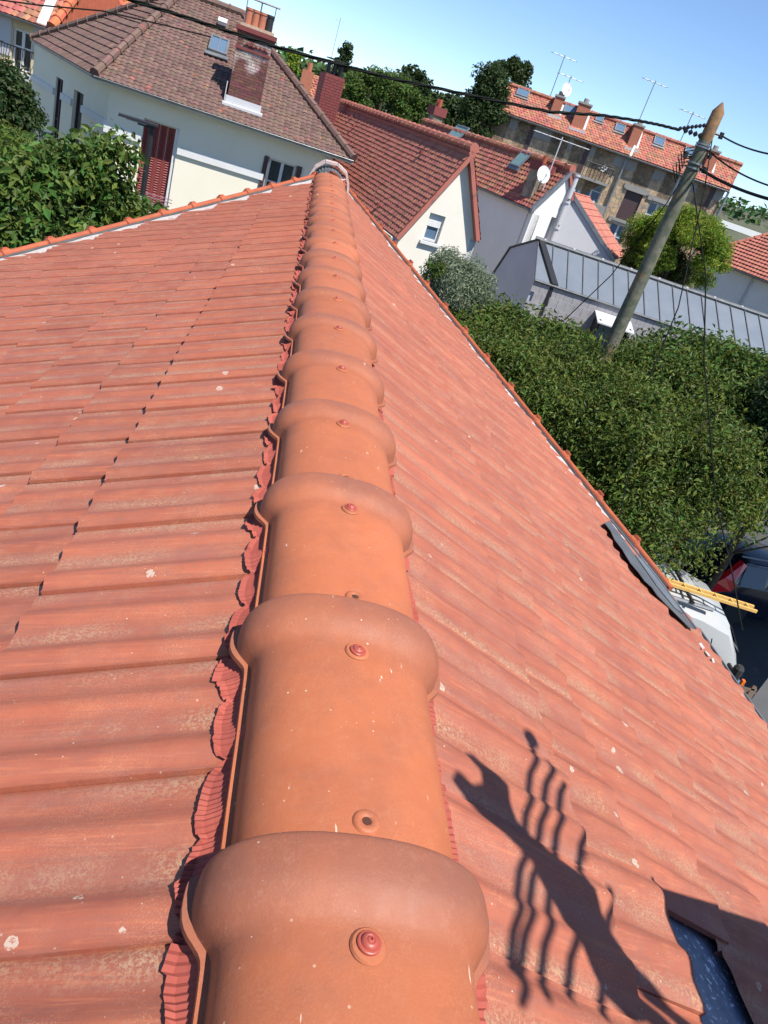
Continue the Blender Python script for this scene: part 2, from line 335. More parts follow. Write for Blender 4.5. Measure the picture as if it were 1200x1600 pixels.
def roof_sheet(name, poly, eave_dir, mat, parent, tw=.25, gauge=.33, amp=.02, step=.025, ns=4, stuff=True, prof='roll'):
    """courses of interlocking tiles as relief over a planar convex polygon"""
    P = [Vector(p) for p in poly]; e = Vector(eave_dir).normalized()
    n = Vector((0, 0, 0))
    for i in range(len(P)): n += P[i].cross(P[(i+1) % len(P)])
    n.normalize(); n = n if n.z > 0 else -n
    e = (e-n*e.dot(n)).normalized(); up = n.cross(e).normalized(); up = up if up.z > 0 else -up
    O = P[0]; us = [(p-O).dot(e) for p in P]; vs = [(p-O).dot(up) for p in P]
    u0, u1, v0, v1 = min(us), max(us), min(vs), max(vs)
    nc = int(math.ceil((u1-u0)/tw))+1; nr = int(math.ceil((v1-v0)/gauge))+1
    V = []; Fq = []
    for j in range(nr):
        off = (j % 2)*.5*tw if prof != 'straight' else 0
        for i in range(-1, nc):
            b = len(V); jt = random.uniform(-.004, .004); jv = random.uniform(-.006, .006)
            for (fv, hz) in ((0., step), (1.06, .0)):
                for k in range(ns+1):
                    x = k/ns; h = amp*(.5-.5*math.cos(2*math.pi*(x*(1 if ns < 6 else 2)))) if prof != 'flat' else 0
                    if k == ns: h -= amp*.25; 
                    p = O + e*(u0+i*tw+off+x*tw*.995) + up*(v0+j*gauge+fv*gauge+jv) + n*(hz+h+jt); V.append(p)
            for k in range(ns+1):
                V.append(V[b+k]-n*(step+amp*.4)+up*.004)
            for k in range(ns): Fq.append((b+k, b+k+1, b+ns+2+k, b+ns+1+k)); Fq.append((b+2*ns+2+k, b+2*ns+3+k, b+k+1, b+k))
    me = bpy.data.meshes.new(name); off = rootloc(parent); me.from_pydata([tuple(v-off) for v in V], [], Fq)
    bm = bmesh.new(); bm.from_mesh(me); cen = sum(P, Vector())/len(P)
    for i in range(len(P)):
        a, b = P[i], P[(i+1) % len(P)]; pn = (b-a).cross(n).normalized()
        if (cen-a).dot(pn) > 0: pn = -pn
        bmesh.ops.bisect_plane(bm, geom=bm.verts[:]+bm.edges[:]+bm.faces[:], plane_co=a-off, plane_no=pn, clear_outer=True)
    bm.to_mesh(me); bm.free(); me.materials.append(mat)
    o = bpy.data.objects.new(name, me); C.objects.link(o); o.parent = parent
    if stuff: o['kind'] = 'stuff'
    # solid deck under the tiles
    d = MB(); d.prism([p-n*.01 for p in P], -n*.10); d.build('roof_deck', MATS['pale_mortar'] if False else mat, o)
    return o
def ridge_tiles(a, b, parent, mat, r=.09, L=.4, name='ridge_tiles'):
    a, b = Vector(a), Vector(b); m = MB(); n = max(1, int((b-a).length/L)); d = (b-a)/n
    for i in range(n):
        p = a+d*i; q = p+d*1.04; m.tube([p, p+d*.12, p+d*.14, q], [r*1.18, r*1.18, r, r*.96], 8)
    return m.build(name, mat, parent, True)
def gutter(a, b, parent, r=.06, mat=None):
    a, b = Vector(a), Vector(b); d = (b-a).normalized(); s = Vector((-d.y, d.x, 0)); m = MB(); K = 7; pts = [s*math.cos(math.pi*k/K)*r-Vector((0, 0, 1))*math.sin(math.pi*k/K)*r for k in range(K+1)]
    for k in range(K):
        m.quad(a+pts[k], b+pts[k], b+pts[k+1], a+pts[k+1]); m.quad(a+pts[k]*.93, b+pts[k]*.93, b+pts[k+1]*.93, a+pts[k+1]*.93)
    for sg in (1, -1): m.tube([a+s*sg*r, b+s*sg*r], .008, 6)
    return m.build('gutter', mat or M_ZINC, parent, True)

def bricks(F_, u0, u1, z0, z1, name, parent, mat, bw=.22, bh=.065, g=.012, out=.012, w=0.):
    m = MB(); rows = int((z1-z0)/bh)
    for j in range(rows):
        x = u0-(j % 2)*bw/2
        while x < u1-.01:
            a, b = max(x, u0)+g/2, min(x+bw, u1)-g/2
            if b-a > .02: F_.bar(m, a, b, z0+j*bh+g/2, z0+(j+1)*bh-g/2, w-.02, w+out+random.uniform(-.003, .003))
            x += bw
    o = m.build(name, mat, parent); o['kind'] = 'stuff'; return o

# foliage ---------------------------------------------------------
def leaves(name, clumps, n, size, mat, parent=None, shell=.45, droop=.3, aspect=.5, kind=None):
    """n single leaves spread through the outer volume of ellipsoid clumps [(centre, (rx,ry,rz)), ...]"""
    cl = np.array([[*c, *r] for c, r in clumps], float); wgt = cl[:, 3]*cl[:, 4]+cl[:, 4]*cl[:, 5]+cl[:, 3]*cl[:, 5]; idx = rng.choice(len(cl), n, p=wgt/wgt.sum()); c = cl[idx]
    d = rng.normal(size=(n, 3)); d /= np.linalg.norm(d, axis=1)[:, None]
    rr = 1-shell*rng.random(n)**1.6 + .10*rng.normal(size=n)*.8
    p = c[:, :3]+d*c[:, 3:]*rr[:, None]
    nrm = d/c[:, 3:]; nrm /= np.linalg.norm(nrm, axis=1)[:, None]; nrm = nrm*.7+rng.normal(size=(n, 3))*.62+np.array([0, 0, .45]); nrm /= np.linalg.norm(nrm, axis=1)[:, None]
    t = rng.normal(size=(n, 3)); t[:, 2] -= droop; t -= nrm*(t*nrm).sum(1)[:, None]; t /= np.linalg.norm(t, axis=1)[:, None]
    b = np.cross(nrm, t); s = size*(.45+1.0*rng.random(n))[:, None]
    v = np.empty((n, 4, 3)); v[:, 0] = p-t*s*.5; v[:, 1] = p+b*s*aspect*.5+nrm*s*.10+t*s*.02; v[:, 2] = p+t*s*.5-nrm*s*.08; v[:, 3] = p-b*s*aspect*.5+nrm*s*.10+t*s*.02
    k = np.arange(n)[:, None]*4; f = np.concatenate([k+[0, 1, 2], k+[0, 2, 3]], 1).reshape(-1, 3)
    o = npmesh(name, v.reshape(-1, 3), f, mat, parent)
    if kind: o['kind'] = kind
    return o
def sub_clumps(cen, rad_, n, r, seed, lift=.0, fill=.25):
    g = np.random.default_rng(seed); out = []
    for i in range(n):
        d = g.normal(size=3); d /= np.linalg.norm(d); d[2] = d[2] if d[2] > -.55 else -d[2]
        k = (1-fill*g.random())*(1+.13*g.normal()); rr = r*(.65+.7*g.random())
        out.append((tuple(np.array(cen)+d*np.array(rad_)*k), (rr, rr, rr*.8)))
    return out
def tree(name, label, cat, cen, rad_, mat, n=20000, size=.1, nclump=60, cr_=.6, seed=1, trunk=True, group=None, base=None, aspect=.5, inner=True):
    cen = Vector(cen); base = GZ if base is None else base
    t = thing(name, label, cat, (cen.x, cen.y, base), group)
    cl = sub_clumps(cen, rad_, nclump, cr_, seed)
    leaves('crown', cl, n, size, mat, t, shell=.75, aspect=aspect)
    if trunk:
        m = MB(); h = cen.z-base; r = min(.13, max(.06, rad_[0]*.05))
        m.tube([(cen.x, cen.y, base-.2), (cen.x+.05, cen.y, base+h*.4), (cen.x, cen.y+.05, base+h*.8), (cen.x, cen.y, cen.z+rad_[2]*.4)], [r*1.3, r, r*.8, r*.3], 8)
        g = random.Random(seed)
        for c, rr in cl[::3]:
            a = Vector((cen.x, cen.y, base+h*g.uniform(.45, .9))); b = Vector(c); mid = (a+b)/2+Vector((0, 0, -.1*(b-a).length)); m.tube([a, mid, b], [r*.4, r*.25, r*.08], 5, False)
        m.build('trunk', M_BARK, t, True)
    return t
# ------------------------------------------------------------------ ground and hills
def ground():
    n = 70; ang = np.linspace(0, 2*math.pi, 97)[:-1]; rr = np.concatenate([[0], np.geomspace(4, 1500, n)])
    V = [(0, 0, GZ)]
    def hz(x, y):
        d = math.hypot(x, y); a = max(0., min(1., (d-52)/110)); a = a*a*(3-2*a); fwd = max(0., y/d if d else 0)
        return GZ + a*(11.5*min(1, fwd*1.6)) + a*1.2*math.sin(x*.03)
    for r_ in rr[1:]:
        for t_ in ang: x, y = r_*math.cos(t_), r_*math.sin(t_); V.append((x, y, hz(x, y)))
    k = len(ang); Fq = []
    for i in range(len(rr)-2):
        for j in range(k): q = (j+1) % k; Fq.append((1+i*k+j, 1+i*k+q, 1+(i+1)*k+q, 1+(i+1)*k+j))
    me = bpy.data.meshes.new('ground'); me.from_pydata(V, [], Fq+[(0, 1+j, 1+(j+1) % k) for j in range(k)]); me.materials.append(M_GRASS)
    me.polygons.foreach_set('use_smooth', [True]*len(me.polygons))
    o = bpy.data.objects.new('ground', me); C.objects.link(o); o['kind'] = 'structure'; return hz
HZ = ground()
m = MB(); z = GZ+.004
m.poly([(5.2, -8, z), (22, -8, z), (24, 22, z), (14.5, 24, z), (5.2, 10, z)]); o = m.build('street', M_ASPH); o['kind'] = 'structure'
m = MB(); m.prism([(3.3, -8, GZ-.3), (5.2, -8, GZ-.3), (5.2, 10, GZ-.3), (3.3, 9, GZ-.3)], (0, 0, .42)); o = m.build('pavement', M_PAVE); o['kind'] = 'structure'

# ------------------------------------------------------------------ own house: body, underlay, tiles, ridge
house = thing('roof_house', 'house under the red painted tile roof, orange ridge caps running away down its middle', 'house', (XR, 3.0, GZ))
KL, KR = 1.63, -2.7                                   # plan direction of the two slanting gable verges
def yL(x): return 8.6+KL*(x+1.1)
def yR(x): return 7.5+KR*(x-1.8)
EL, ER = -3.75, 3.14                                  # eaves
def zL(x): return ZT+TL*(x-XR)
def zR(x): return ZT-TR*(x-XR)
def prismdeck(name, xs, ys, zf, mat, parent, top=-.034, bot=-.16):
    m = MB(); pts = [(x, y, zf(x)+top) for x, y in zip(xs, ys)]; m.prism(pts, (0, 0, bot-top)); return m.build(name, mat, parent)
YB = -1.5
YAP = 11.0
prismdeck('roof_underlay', [XR, EL, EL, XR], [YB, YB, yL(EL)+.02, YAP], zL, M_UNDER, house)
prismdeck('roof_underlay', [XR, XR, ER, ER], [YB, YAP, yR(ER)+.02, YB], zR, M_UNDER, house)
m = MB(); xl, xr_ = EL+.3, ER-.25
top = lambda x: min(zL(x), zR(x))-.17
pl = [(xl, YB), (XR, YB), (xr_, YB), (xr_, yR(xr_)-.25), (XR, YAP-.4), (xl, yL(xl)-.25)]
n0 = len(m.v); m.v += [Vector((x, y, GZ)) for x, y in pl] + [Vector((x, y, top(x))) for x, y in pl]
for i in range(6): j = (i+1) % 6; m.f.append((i, j, j+6, i+6))
m.f.append((6, 7, 10, 11)); m.f.append((7, 8, 9, 10)); m.build('wall', M_CREAM, house)

aL, aR = math.atan(TL), math.atan(TR)
sL = Vector((-math.cos(aL), 0, -math.sin(aL))); nL = Vector((-math.sin(aL), 0, math.cos(aL)))
sR = Vector((math.cos(aR), 0, -math.sin(aR))); nR = Vector((math.sin(aR), 0, math.cos(aR)))
TW = .2787; TH = .017
def tile_h(u, v):
    B = lambda t: math.cos(math.pi*t/2)**2 if abs(t) < 1 else 0.
    fd = min(1, max(0, (u-.10)/.22)); fd = fd*fd*(3-2*fd); f0 = min(1, max(0, (u+.02)/.10))
    h = .016*B((v-.17)/.17)*f0 + .012*B((v-.64 if v > .64 else (v-.64)*1.5)/.17)*fd
    if v < .035: h += .004
    if v > .955: h -= .006
    return h-.006
def tile_arrays(Ls, nu=9, nv=26):
    """Ls = exposed length; local x along the ridge, y down the slope, z out of the roof"""
    Lt = Ls*1.0+.05; us = np.linspace(0, 1, nu+1); vs = np.concatenate([[0], np.linspace(.035, .955, nv-1), [1.]])
    V = []; UV = []
    for u in us:
        for v in vs:
            V.append((v*TW*.994, -.05+u*Lt, tile_h(u, v)+TH*u*1.05-.004)); UV.append((v, u))
    k = len(vs); Fq = [(i*k+j, i*k+j+1, (i+1)*k+j+1, (i+1)*k+j) for i in range(nu) for j in range(k-1)]
    # front nose and flank skirts
    b = len(V); i0 = nu*k
    for j in range(k): x, y, z_ = V[i0+j]; V.append((x, y+.0015, z_-.0035)); UV.append(UV[i0+j])
    for j in range(k): x, y, z_ = V[i0+j]; V.append((x, y-.001, z_-TH)); UV.append(UV[i0+j])
    for j in range(k-1): Fq.append((i0+j, i0+j+1, b+j+1, b+j)); Fq.append((b+j, b+j+1, b+k+j+1, b+k+j))
    for e in (0, k-1):
        b2 = len(V)
        for i in range(nu+1): x, y, z_ = V[i*k+e]; V.append((x, y, z_-.014)); UV.append(UV[i*k+e])
        for i in range(nu): Fq.append((i*k+e, (i+1)*k+e, b2+i+1, b2+i) if e == 0 else (i*k+e, b2+i, b2+i+1, (i+1)*k+e))
    return np.array(V), np.array(Fq), np.array(UV)
courses_L = [.05, .634, .868, 1.16, 1.45, 1.73, 2.0, 2.27, 2.54, 2.81, 3.08, 3.35, 3.62, 3.89]
courses_R = [.05, .60, .79, 1.09, 1.35, 1.61, 1.88, 2.15, 2.42, 2.69, 2.89]
Y0 = .574-TW*4                                         # a joint line falls on y = .574 + k*TW
tiles = []                                             # (distance, matrix, exposed length, clip or None)
hole = None
for side, cs in (('L', courses_L), ('R', courses_R)):
    a, s_, n_, K, yf = (aL, sL, nL, KL, yL) if side == 'L' else (aR, sR, nR, KR, yR)
    for ci in range(len(cs)-1):
        l0, l1 = cs[ci], cs[ci+1]; Ls = (l1-l0)/math.cos(a)
        xlow = XR-l1 if side == 'L' else XR+l1; xhigh = XR-l0 if side == 'L' else XR+l0
        off = (0, .27, .62, .1, .45, .8, .25, .55, .9, .3, .6, .1, .4)[ci]*TW*(1 if side == 'L' else 1)
        if side == 'R': off += .05
        if side == 'R' and ci == 2: off = .107
        ya = yf(xlow)+(.0 if side == 'L' else .03); yb = yf(xhigh); f_ = .30 if side == 'L' else .80
        yb = ya+(yb-ya)*f_
        for i in range(-1, 46):
            y = Y0+off+i*TW
            if y > max(ya, yb): continue
            jit = random.uniform(-.0022, .0022); ju = random.uniform(-.004, .004); rz = random.uniform(-.006, .006)
            O = Vector((XR, 0, ZT)) + s_*(l0/math.cos(a)+ju) + n_*jit
            X = Vector((0, 1, 0)) if side == 'L' else Vector((0, -1, 0)); O.y = y if side == 'L' else y+TW
            if side == 'R' and ci == 2 and -TW*1.5 < y+TW/2-.82 < TW*.5: hole = (O.copy(), X, s_, n_); continue
            tl = rad(.75) if side == 'L' and ci == 0 else 0.
            if side == 'R' and ci == 1 and hole is None and abs(y+TW/2-.86) < TW*.5: tl = rad(2.6); O += n_*.012
            Xr = (X+s_*rz*(1 if side == 'L' else 1)).normalized(); Sr = n_.cross(Xr).normalized(); Nr = n_
            if side == 'L': Nr = n_*.78
            if tl: Sr = (Sr*math.cos(tl)+n_*math.sin(tl)); Nr = Xr.cross(Sr)
            Mx = Matrix(((Xr.x, Sr.x, Nr.x, O.x), (Xr.y, Sr.y, Nr.y, O.y), (Xr.z, Sr.z, Nr.z, O.z), (0, 0, 0, 1)))
            clip = None
            if y+TW > min(ya, yb)-.02: clip = (Vector((xlow, ya, 0)), Vector((yb-ya, -(xhigh-xlow), 0)) * (1 if xhigh > xlow else -1))
            cen = O+X*TW/2+s_*Ls/2; tiles.append((cen.length, Mx, round(Ls, 4), clip))
tiles.sort(key=lambda q: q[0]); hl = Vector(house.location); cache = {}
inview = []
for t_ in tiles:
    p = t_[1].translation+Vector((t_[1][0][1], t_[1][1][1], t_[1][2][1]))*t_[2]*.5; d = p.dot(fw); ok = False
    if d > .1: u_, v_ = 600+F*p.dot(cr)/d, 800-F*p.dot(cu)/d; ok = -150 < u_ < 1350 and -100 < v_ < 1800
    inview.append(ok)
order = [t_ for t_, k in zip(tiles, inview) if k]; rest = [t_ for t_, k in zip(tiles, inview) if not k]
def mesh_for(Ls, nu=9, nv=26):
    if (Ls, nu) not in cache: cache[(Ls, nu)] = tile_arrays(Ls, nu, nv)
    return cache[(Ls, nu)]
shared = {}
def tile_mesh(name, V, Fq, UV):
    me = bpy.data.meshes.new(name); me.vertices.add(len(V)); me.vertices.foreach_set('co', np.asarray(V, np.float32).ravel()); me.loops.add(Fq.size); me.loops.foreach_set('vertex_index', Fq.astype(np.int32).ravel())
    me.polygons.add(len(Fq)); me.polygons.foreach_set('loop_start', np.arange(0, Fq.size, 4, dtype=np.int32)); me.polygons.foreach_set('use_smooth', np.ones(len(Fq), bool))
    l = me.uv_layers.new(name='UVMap'); l.data.foreach_set('uv', np.asarray(UV, np.float32)[Fq.ravel()].ravel()); me.update(calc_edges=True); me.materials.append(M_TILE); return me
joined = []
def clipped(me, Mx, clip):
    bm = bmesh.new(); bm.from_mesh(me); inv = Mx.inverted(); co_ = inv @ clip[0]; no = (Mx.to_3x3().transposed() @ clip[1]).normalized()
    if clip[1].y < 0: no = -no
    bmesh.ops.bisect_plane(bm, geom=bm.verts[:]+bm.edges[:]+bm.faces[:], plane_co=co_, plane_no=no, clear_outer=True)
    if not bm.faces: bm.free(); return None
    m2 = me.copy(); bm.to_mesh(m2); bm.free(); return m2
for k, (d, Mx, Ls, clip) in enumerate(order+rest):
    near = k < 300 and k < len(order); nu, nv = (9, 26) if d < 3.2 else (6, 18)
    V, Fq, UV = mesh_for(Ls, nu, nv)
    if clip or near:
        if (Ls, nu) not in shared:
            shared[(Ls, nu)] = tile_mesh('roof_tile', V, Fq, UV); shared[(Ls, nu)].set_sharp_from_angle(angle=rad(40))
        me = shared[(Ls, nu)]
        if clip:
            me = clipped(me, Mx, clip)
            if me is None: continue
    if near:
        o = bpy.data.objects.new('roof_tile', me); C.objects.link(o); o.parent = house; o.matrix_local = Matrix.Translation(-hl) @ Mx
    else:
        A = np.array(Mx)
        if clip:
            vv = np.array([v.co for v in me.vertices]); bm = bmesh.new(); bm.from_mesh(me); bm.transform(Matrix.Translation(-hl) @ Mx); joined.append(('bm', bm)); continue
        joined.append(('np', (V @ A[:3, :3].T + A[:3, 3] - np.array(hl), Fq, UV)))
Vs, Fs, Us, b = [], [], [], 0
for kd, dat in joined:
    if kd == 'np': V, Fq, UV = dat; Vs.append(V); Fs.append(Fq+b); Us.append(UV); b += len(V)
me = tile_mesh('distant_roof_tiles', np.concatenate(Vs), np.concatenate(Fs), np.concatenate(Us))
bm = bmesh.new(); bm.from_mesh(me)
for kd, dat in joined:
    if kd == 'bm': tmp = bpy.data.meshes.new('tmp'); dat.to_mesh(tmp); dat.free(); bm.from_mesh(tmp); bpy.data.meshes.remove(tmp)
bm.to_mesh(me); bm.free(); me.set_sharp_from_angle(angle=rad(40))
o = bpy.data.objects.new('distant_roof_tiles', me); C.objects.link(o); o.parent = house; o['kind'] = 'stuff'

# loose end where one tile is missing: lath and torn underlay
if hole:
    O, X, s_, n_ = hole
    m = None

# ridge caps ---------------------------------------------------------
RP = .524; RC = .53
def cap_profile(off):
    pts = []; rx, h = .163+off*.95, .100+off*.62
    for i in range(25):
        t = -math.pi/2+math.pi*i/24; ex = .88
        x = math.copysign(abs(math.sin(t))**ex, math.sin(t))*rx; zz = math.cos(t)**ex*h-.100
        pts.append((x, zz))
    zb = -.100
    L_ = [(-rx-.001, zb-.008), (-rx-.013, zb-.009), (-rx-.014, zb-.018), (-rx+.007, zb-.019)]
    return L_[::-1] + pts + [(-x, z_) for x, z_ in L_]
def cap_mesh():
    ys = [(-.475, -.002), (-.47, 0), (-.42, 0), (-.30, .001), (-.18, .001), (-.08, .002), (-.045, .002), (-.025, .0025), (-.012, .0030), (-.003, .0045), (.005, .0085), (.014, .0160), (.024, .0250), (.034, .0320), (.045, .0365), (.058, .0388), (.072, .0392), (.086, .0385), (.096, .0370), (.102, .0345), (.1055, .0305), (.1065, .0255), (.1065, .008), (.09, .004)]
    V = []; UV = []
    for y, off in ys:
        for i, (x, z_) in enumerate(cap_profile(off)): V.append((x, y, z_)); UV.append((i/32., (y+.475)/.6))
    k = len(cap_profile(0)); Fq = [(i*k+j, (i+1)*k+j, (i+1)*k+j+1, i*k+j+1) for i in range(len(ys)-1) for j in range(k-1)]
    me = tile_mesh('ridge_cap', np.array(V), np.array(Fq), np.array(UV)); me.materials[0] = M_CAP; me.set_sharp_from_angle(angle=rad(50)); return me
def disc_mesh(name, rings, n, mat, hole_=None):
    V = []; Fq = []
    for r_, z_ in rings:
        for k in range(n): t = 2*math.pi*k/n; V.append((r_*math.cos(t), r_*math.sin(t), z_))
    for i in range(len(rings)-1):
        for k in range(n): q = (k+1) % n; Fq.append((i*n+k, i*n+q, (i+1)*n+q, (i+1)*n+k))
    me = bpy.data.meshes.new(name); me.from_pydata(V, [], Fq); me.materials.append(mat); me.polygons.foreach_set('use_smooth', [True]*len(Fq)); me.set_sharp_from_angle(angle=rad(35)); return me
me_cap = cap_mesh()
me_screw = disc_mesh('screw', [(.0150, -.002), (.0150, .0012), (.0140, .0022), (.0132, .0024), (.0110, .0022), (.0105, .0045), (.0080, .0068), (.0062, .0072), (.0048, .0066), (.0036, .0080), (.0020, .0084), (.0018, .0055), (.0001, .0055)], 22, M_SCREW)
me_boss = disc_mesh('screw_boss', [(.0210, -.003), (.0190, .0008), (.0165, .0026), (.0130, .0030), (.0085, .0024), (.0068, .0010), (.0062, -.003)], 20, M_CAP)
me_hole = disc_mesh('screw_hole', [(.0064, -.0008), (.0001, -.0008)], 14, material('deep_clay_hole', (.07, .022, .012), .9))
me_base = disc_mesh('screw_boss', [(.0225, -.002), (.0200, .0010), (.0170, .0016), (.0001, .0016)], 22, M_CAP)
for k in range(-3, 19):
    jx = random.uniform(-.003, .003); c = bpy.data.objects.new('ridge_cap', me_cap); C.objects.link(c); c.parent = house
    c.location = Vector((XR+jx, RC+RP*k+random.uniform(-.003, .003), ZR+random.uniform(-.0015, .0015)))-hl; c.rotation_euler = (random.uniform(-.003, .003), random.uniform(-.012, .012), random.uniform(-.004, .004))
    if k < 0: c.location.z -= .0
    if k > 16 and k > 18: continue
    sx = random.uniform(-.004, .006)
    for me_, y, z_, r_ in ((me_base, -.030, .0045, 0), (me_screw, -.030, .0072, random.random()*3), (me_boss, -.385, .002, 0), (me_hole, -.385, .004, 0)):
        s = bpy.data.objects.new(me_.name, me_); C.objects.link(s); s.parent = c; s.location = (sx, y+(random.uniform(-.004, .004) if me_ is me_screw else 0), z_); s.rotation_euler = (random.uniform(-.09, .09) if me_ is me_screw else 0, random.uniform(-.06, .06) if me_ is me_screw else 0, r_)

# pleated closure strips on both sides of the caps --------------------
def surf(side, lat, y):
    x = XR+(-lat if side < 0 else lat); base = zL(x) if side < 0 else zR(x)
    v = ((y-Y0)/TW) % 1.; v = v if side < 0 else (1-((y-Y0-.05)/TW) % 1.)
    u = (lat-.05)/.56; return base+tile_h(u, v)+TH*u
for side in (-1, 1):
    pitch = .0105; N = int((YAP-.05-.1)/pitch*2); cols = 7; V = []; Fq = []; UV = []
    ph = rng.random(60)*6.28; wv = rng.random(400)
    for i in range(N):
        y = .1+i*pitch/2; kk = y*7.
        wob = .5+.5*math.sin(y*11.3+ph[0]+1.3*math.sin(y*4.1+ph[1])); seg = (y-RC) % RP
        cyc = (y-.02)/(TW*.5); fr = cyc % 1.; sc_ = abs(math.sin(math.pi*fr))**.35
        wout = .004+.030*sc_+.008*wob+.005*(wv[int(y*30) % 400]-.5)
        wout = wout if side < 0 else wout*.80
        if seg < .12: wout += .008
        for j in range(cols):
            q = j/(cols-1); lat = .135+q*(.045+wout)
            zz = surf(side, lat, y)+.003+ (1-q)**2*.040 + .0035*math.sin(i*math.pi)*0 + (.0030 if i % 2 else -.0010)*(.45+.55*q)
            if q > .99: zz += .006*(.4+wv[int(y*55) % 400])
            dy = .006*math.sin(y*19+j*.5)*q+ .004*q*math.sin(y*47)
            V.append((XR+side*lat, y+dy, zz)); UV.append((0, 0))
    Fq = np.array([(i*cols+j, i*cols+j+1, (i+1)*cols+j+1, (i+1)*cols+j) for i in range(N-1) for j in range(cols-1)])
    npmesh('pleated_strip', np.array(V), Fq, M_PLEAT, house)

# verges: mortar bed, zinc channel, clay verge tiles -------------------
for side in (-1, 1):
    K, yf, zf = (KL, yL, zL) if side < 0 else (KR, yR, zR)
    xe = EL if side < 0 else 3.05
    t = Vector((side, side*K, 0)); x0 = XR+side*.12
    P0 = Vector((x0, yf(x0), zf(x0))); P1 = Vector((xe, yf(xe), zf(xe))); d = (P1-P0); Ln = d.length; d.normalize()
    nn_ = nL if side < 0 else nR; o_ = nn_.cross(d); o_ = o_ if o_.y > 0 else -o_          # outward in the roof plane
    m = MB(); a_, b_ = P0-o_*.55-nn_*.028, P1-o_*.38-nn_*.028
    N = 60; top_ = []
    for i in range(N+1):
        p = P0+d*Ln*i/N; top_.append((p-o_*(.42 if side < 0 else .2)-nn_*.03, p-o_*.02+nn_*(.010+.004*math.sin(i*1.7)), p+o_*.015-nn_*.02))
    for i in range(N):
        for j in range(2): m.quad(top_[i][j], top_[i+1][j], top_[i+1][j+1], top_[i][j+1])
    m.build('verge_mortar', M_MORTAR, house, True)
    m = MB(); m.box(P0+o_*.004-nn_*.02, d*Ln, o_*.045, nn_*.028); m.box(P0+o_*.0-nn_*.02, d*Ln, o_*.006, nn_*.045); m.build('verge_channel', M_DARKZ, house)
    vt = .47 if side < 0 else .52; k = 0
    while k*vt < Ln-.1:
        p = P0+o_*.075+nn_*.022+d*k*vt; e = d*min(vt*1.0, Ln-k*vt); e1 = e.normalized(); m = MB()
        rA = .040 if side < 0 else .031
        m.tube([p, p+e1*.03, p+e1*.05, p+e1*.055, p+e*1.01], [rA*.9, rA*1.02, rA*1.0, rA*.80, rA*.76], 12)
        m.tube([p-e1*.035, p-e1*.03, p+e1*.045, p+e1*.05], [rA*1.0, rA*1.22, rA*1.22, rA*.9], 12)
        m.box(p-o_*.004+nn_*.01-nn_*.12, e, o_*.018, nn_*.12)
        m.cbox(p+nn_*.046+e1*.005, .05, .034, .02, e1, o_)
        m.build('verge_tile', M_CLAY, house, True); k += 1
# apex end cap: open grey frame over the last ridge cap
m = MB(); ye = YAP-.62; pts = [(-.27, -.20), (-.20, -.02), (-.10, .075), (.06, .085), (.19, .02), (.245, -.10), (.27, -.23)]
for i in range(len(pts)-1):
    (xa, za), (xb, zb) = pts[i], pts[i+1]
    m.box((XR+xa, ye+.30, ZR+za), Vector((xb-xa, 0, zb-za))*1.02, (0, .26, 0), Vector((-(zb-za), 0, xb-xa)).normalized()*.03)
m.build('ridge_end_frame', material('pinkish_mortar', (.58, .42, .38), .9, (.42, .32, .30), 12), house)
m = MB(); N = 26
for i in range(N):
    t0, t1 = math.pi*i/N, math.pi*(i+1)/N; r_ = .20 if i % 2 else .19
    A = lambda t, y, rr: Vector((XR-math.cos(t)*rr, y, ZR-.11+math.sin(t)*rr*.78))
    m.quad(A(t0, ye+.16, r_-.03), A(t1, ye+.16, .375-r_), A(t1, ye+.46, .375-r_+.02), A(t0, ye+.46, r_+.02))
m.build('zinc_end_flashing', M_ZINC, house)
# right eave: gutter and zinc flashing let into the tiles
gutter((ER+.05, yR(ER)-.05, zR(ER)-.05), (ER+.05, YB, zR(ER)-.05), house, .055)
m = MB(); m.box((ER+.012, YB, zR(ER)-.14), (.02, 0, 0), (0, yR(ER)-YB, 0), (0, 0, .12)); m.build('fascia_board', M_RUST, house)
def on_tiles(pts, lift, th, name, mat):
    m = MB(); q = [roofR(*p)+nR*lift for p in pts]; m.prism(q, nR*th); return m.build(name, mat, house)
on_tiles([(939, 822), (947, 818), (968, 846), (990, 878), (1017, 912), (1044, 945), (1080, 988), (1070, 985), (1047, 962), (1020, 935), (1011, 922), (1000, 912), (990, 898), (978, 884), (965, 862), (954, 848), (948, 834)], .030, .004, 'zinc_valley', M_DARKZ)
on_tiles([(985, 872), (1000, 882), (1040, 934), (1060, 965), (1046, 955), (1018, 920)], .037, .003, 'zinc_sheet', M_ZINC)
m = MB(); a = roofR(948, 818)+nR*.04; b = roofR(1080, 988)+nR*.04; m.tube([a, (a+b)/2+nR*.004, b], .007, 6); m.build('zinc_welt', M_ZINC, house, True)
for q_ in ([(1088, 1008), (1092, 1007), (1098, 1016), (1094, 1017)], [(1098, 1020), (1101, 1019), (1106, 1028), (1103, 1027)], [(1108, 1032), (1111, 1031), (1113, 1038), (1110, 1038)]): on_tiles(q_, .012, .006, 'mortar_patch', M_MORTAR)

# unseen stack beyond the right edge, added to shade the lower right roof slope
ch = thing('shadow_stack', 'added brick stack on the right roof slope, unseen beyond the right edge, throwing a shadow into view', 'chimney', (1.75, .25, zR(1.75)))
m = MB(); m.box((1.37, -.15, zR(1.46)-.5), (.62, 0, 0), (0, .72, 0), (0, 0, 1.42)); m.build('stack', M_OBRICK, ch)
m = MB(); m.box((1.33, -.19, zR(1.46)+.92), (.70, 0, 0), (0, .80, 0), (0, 0, .08)); m.build('crown', M_MORTAR, ch)

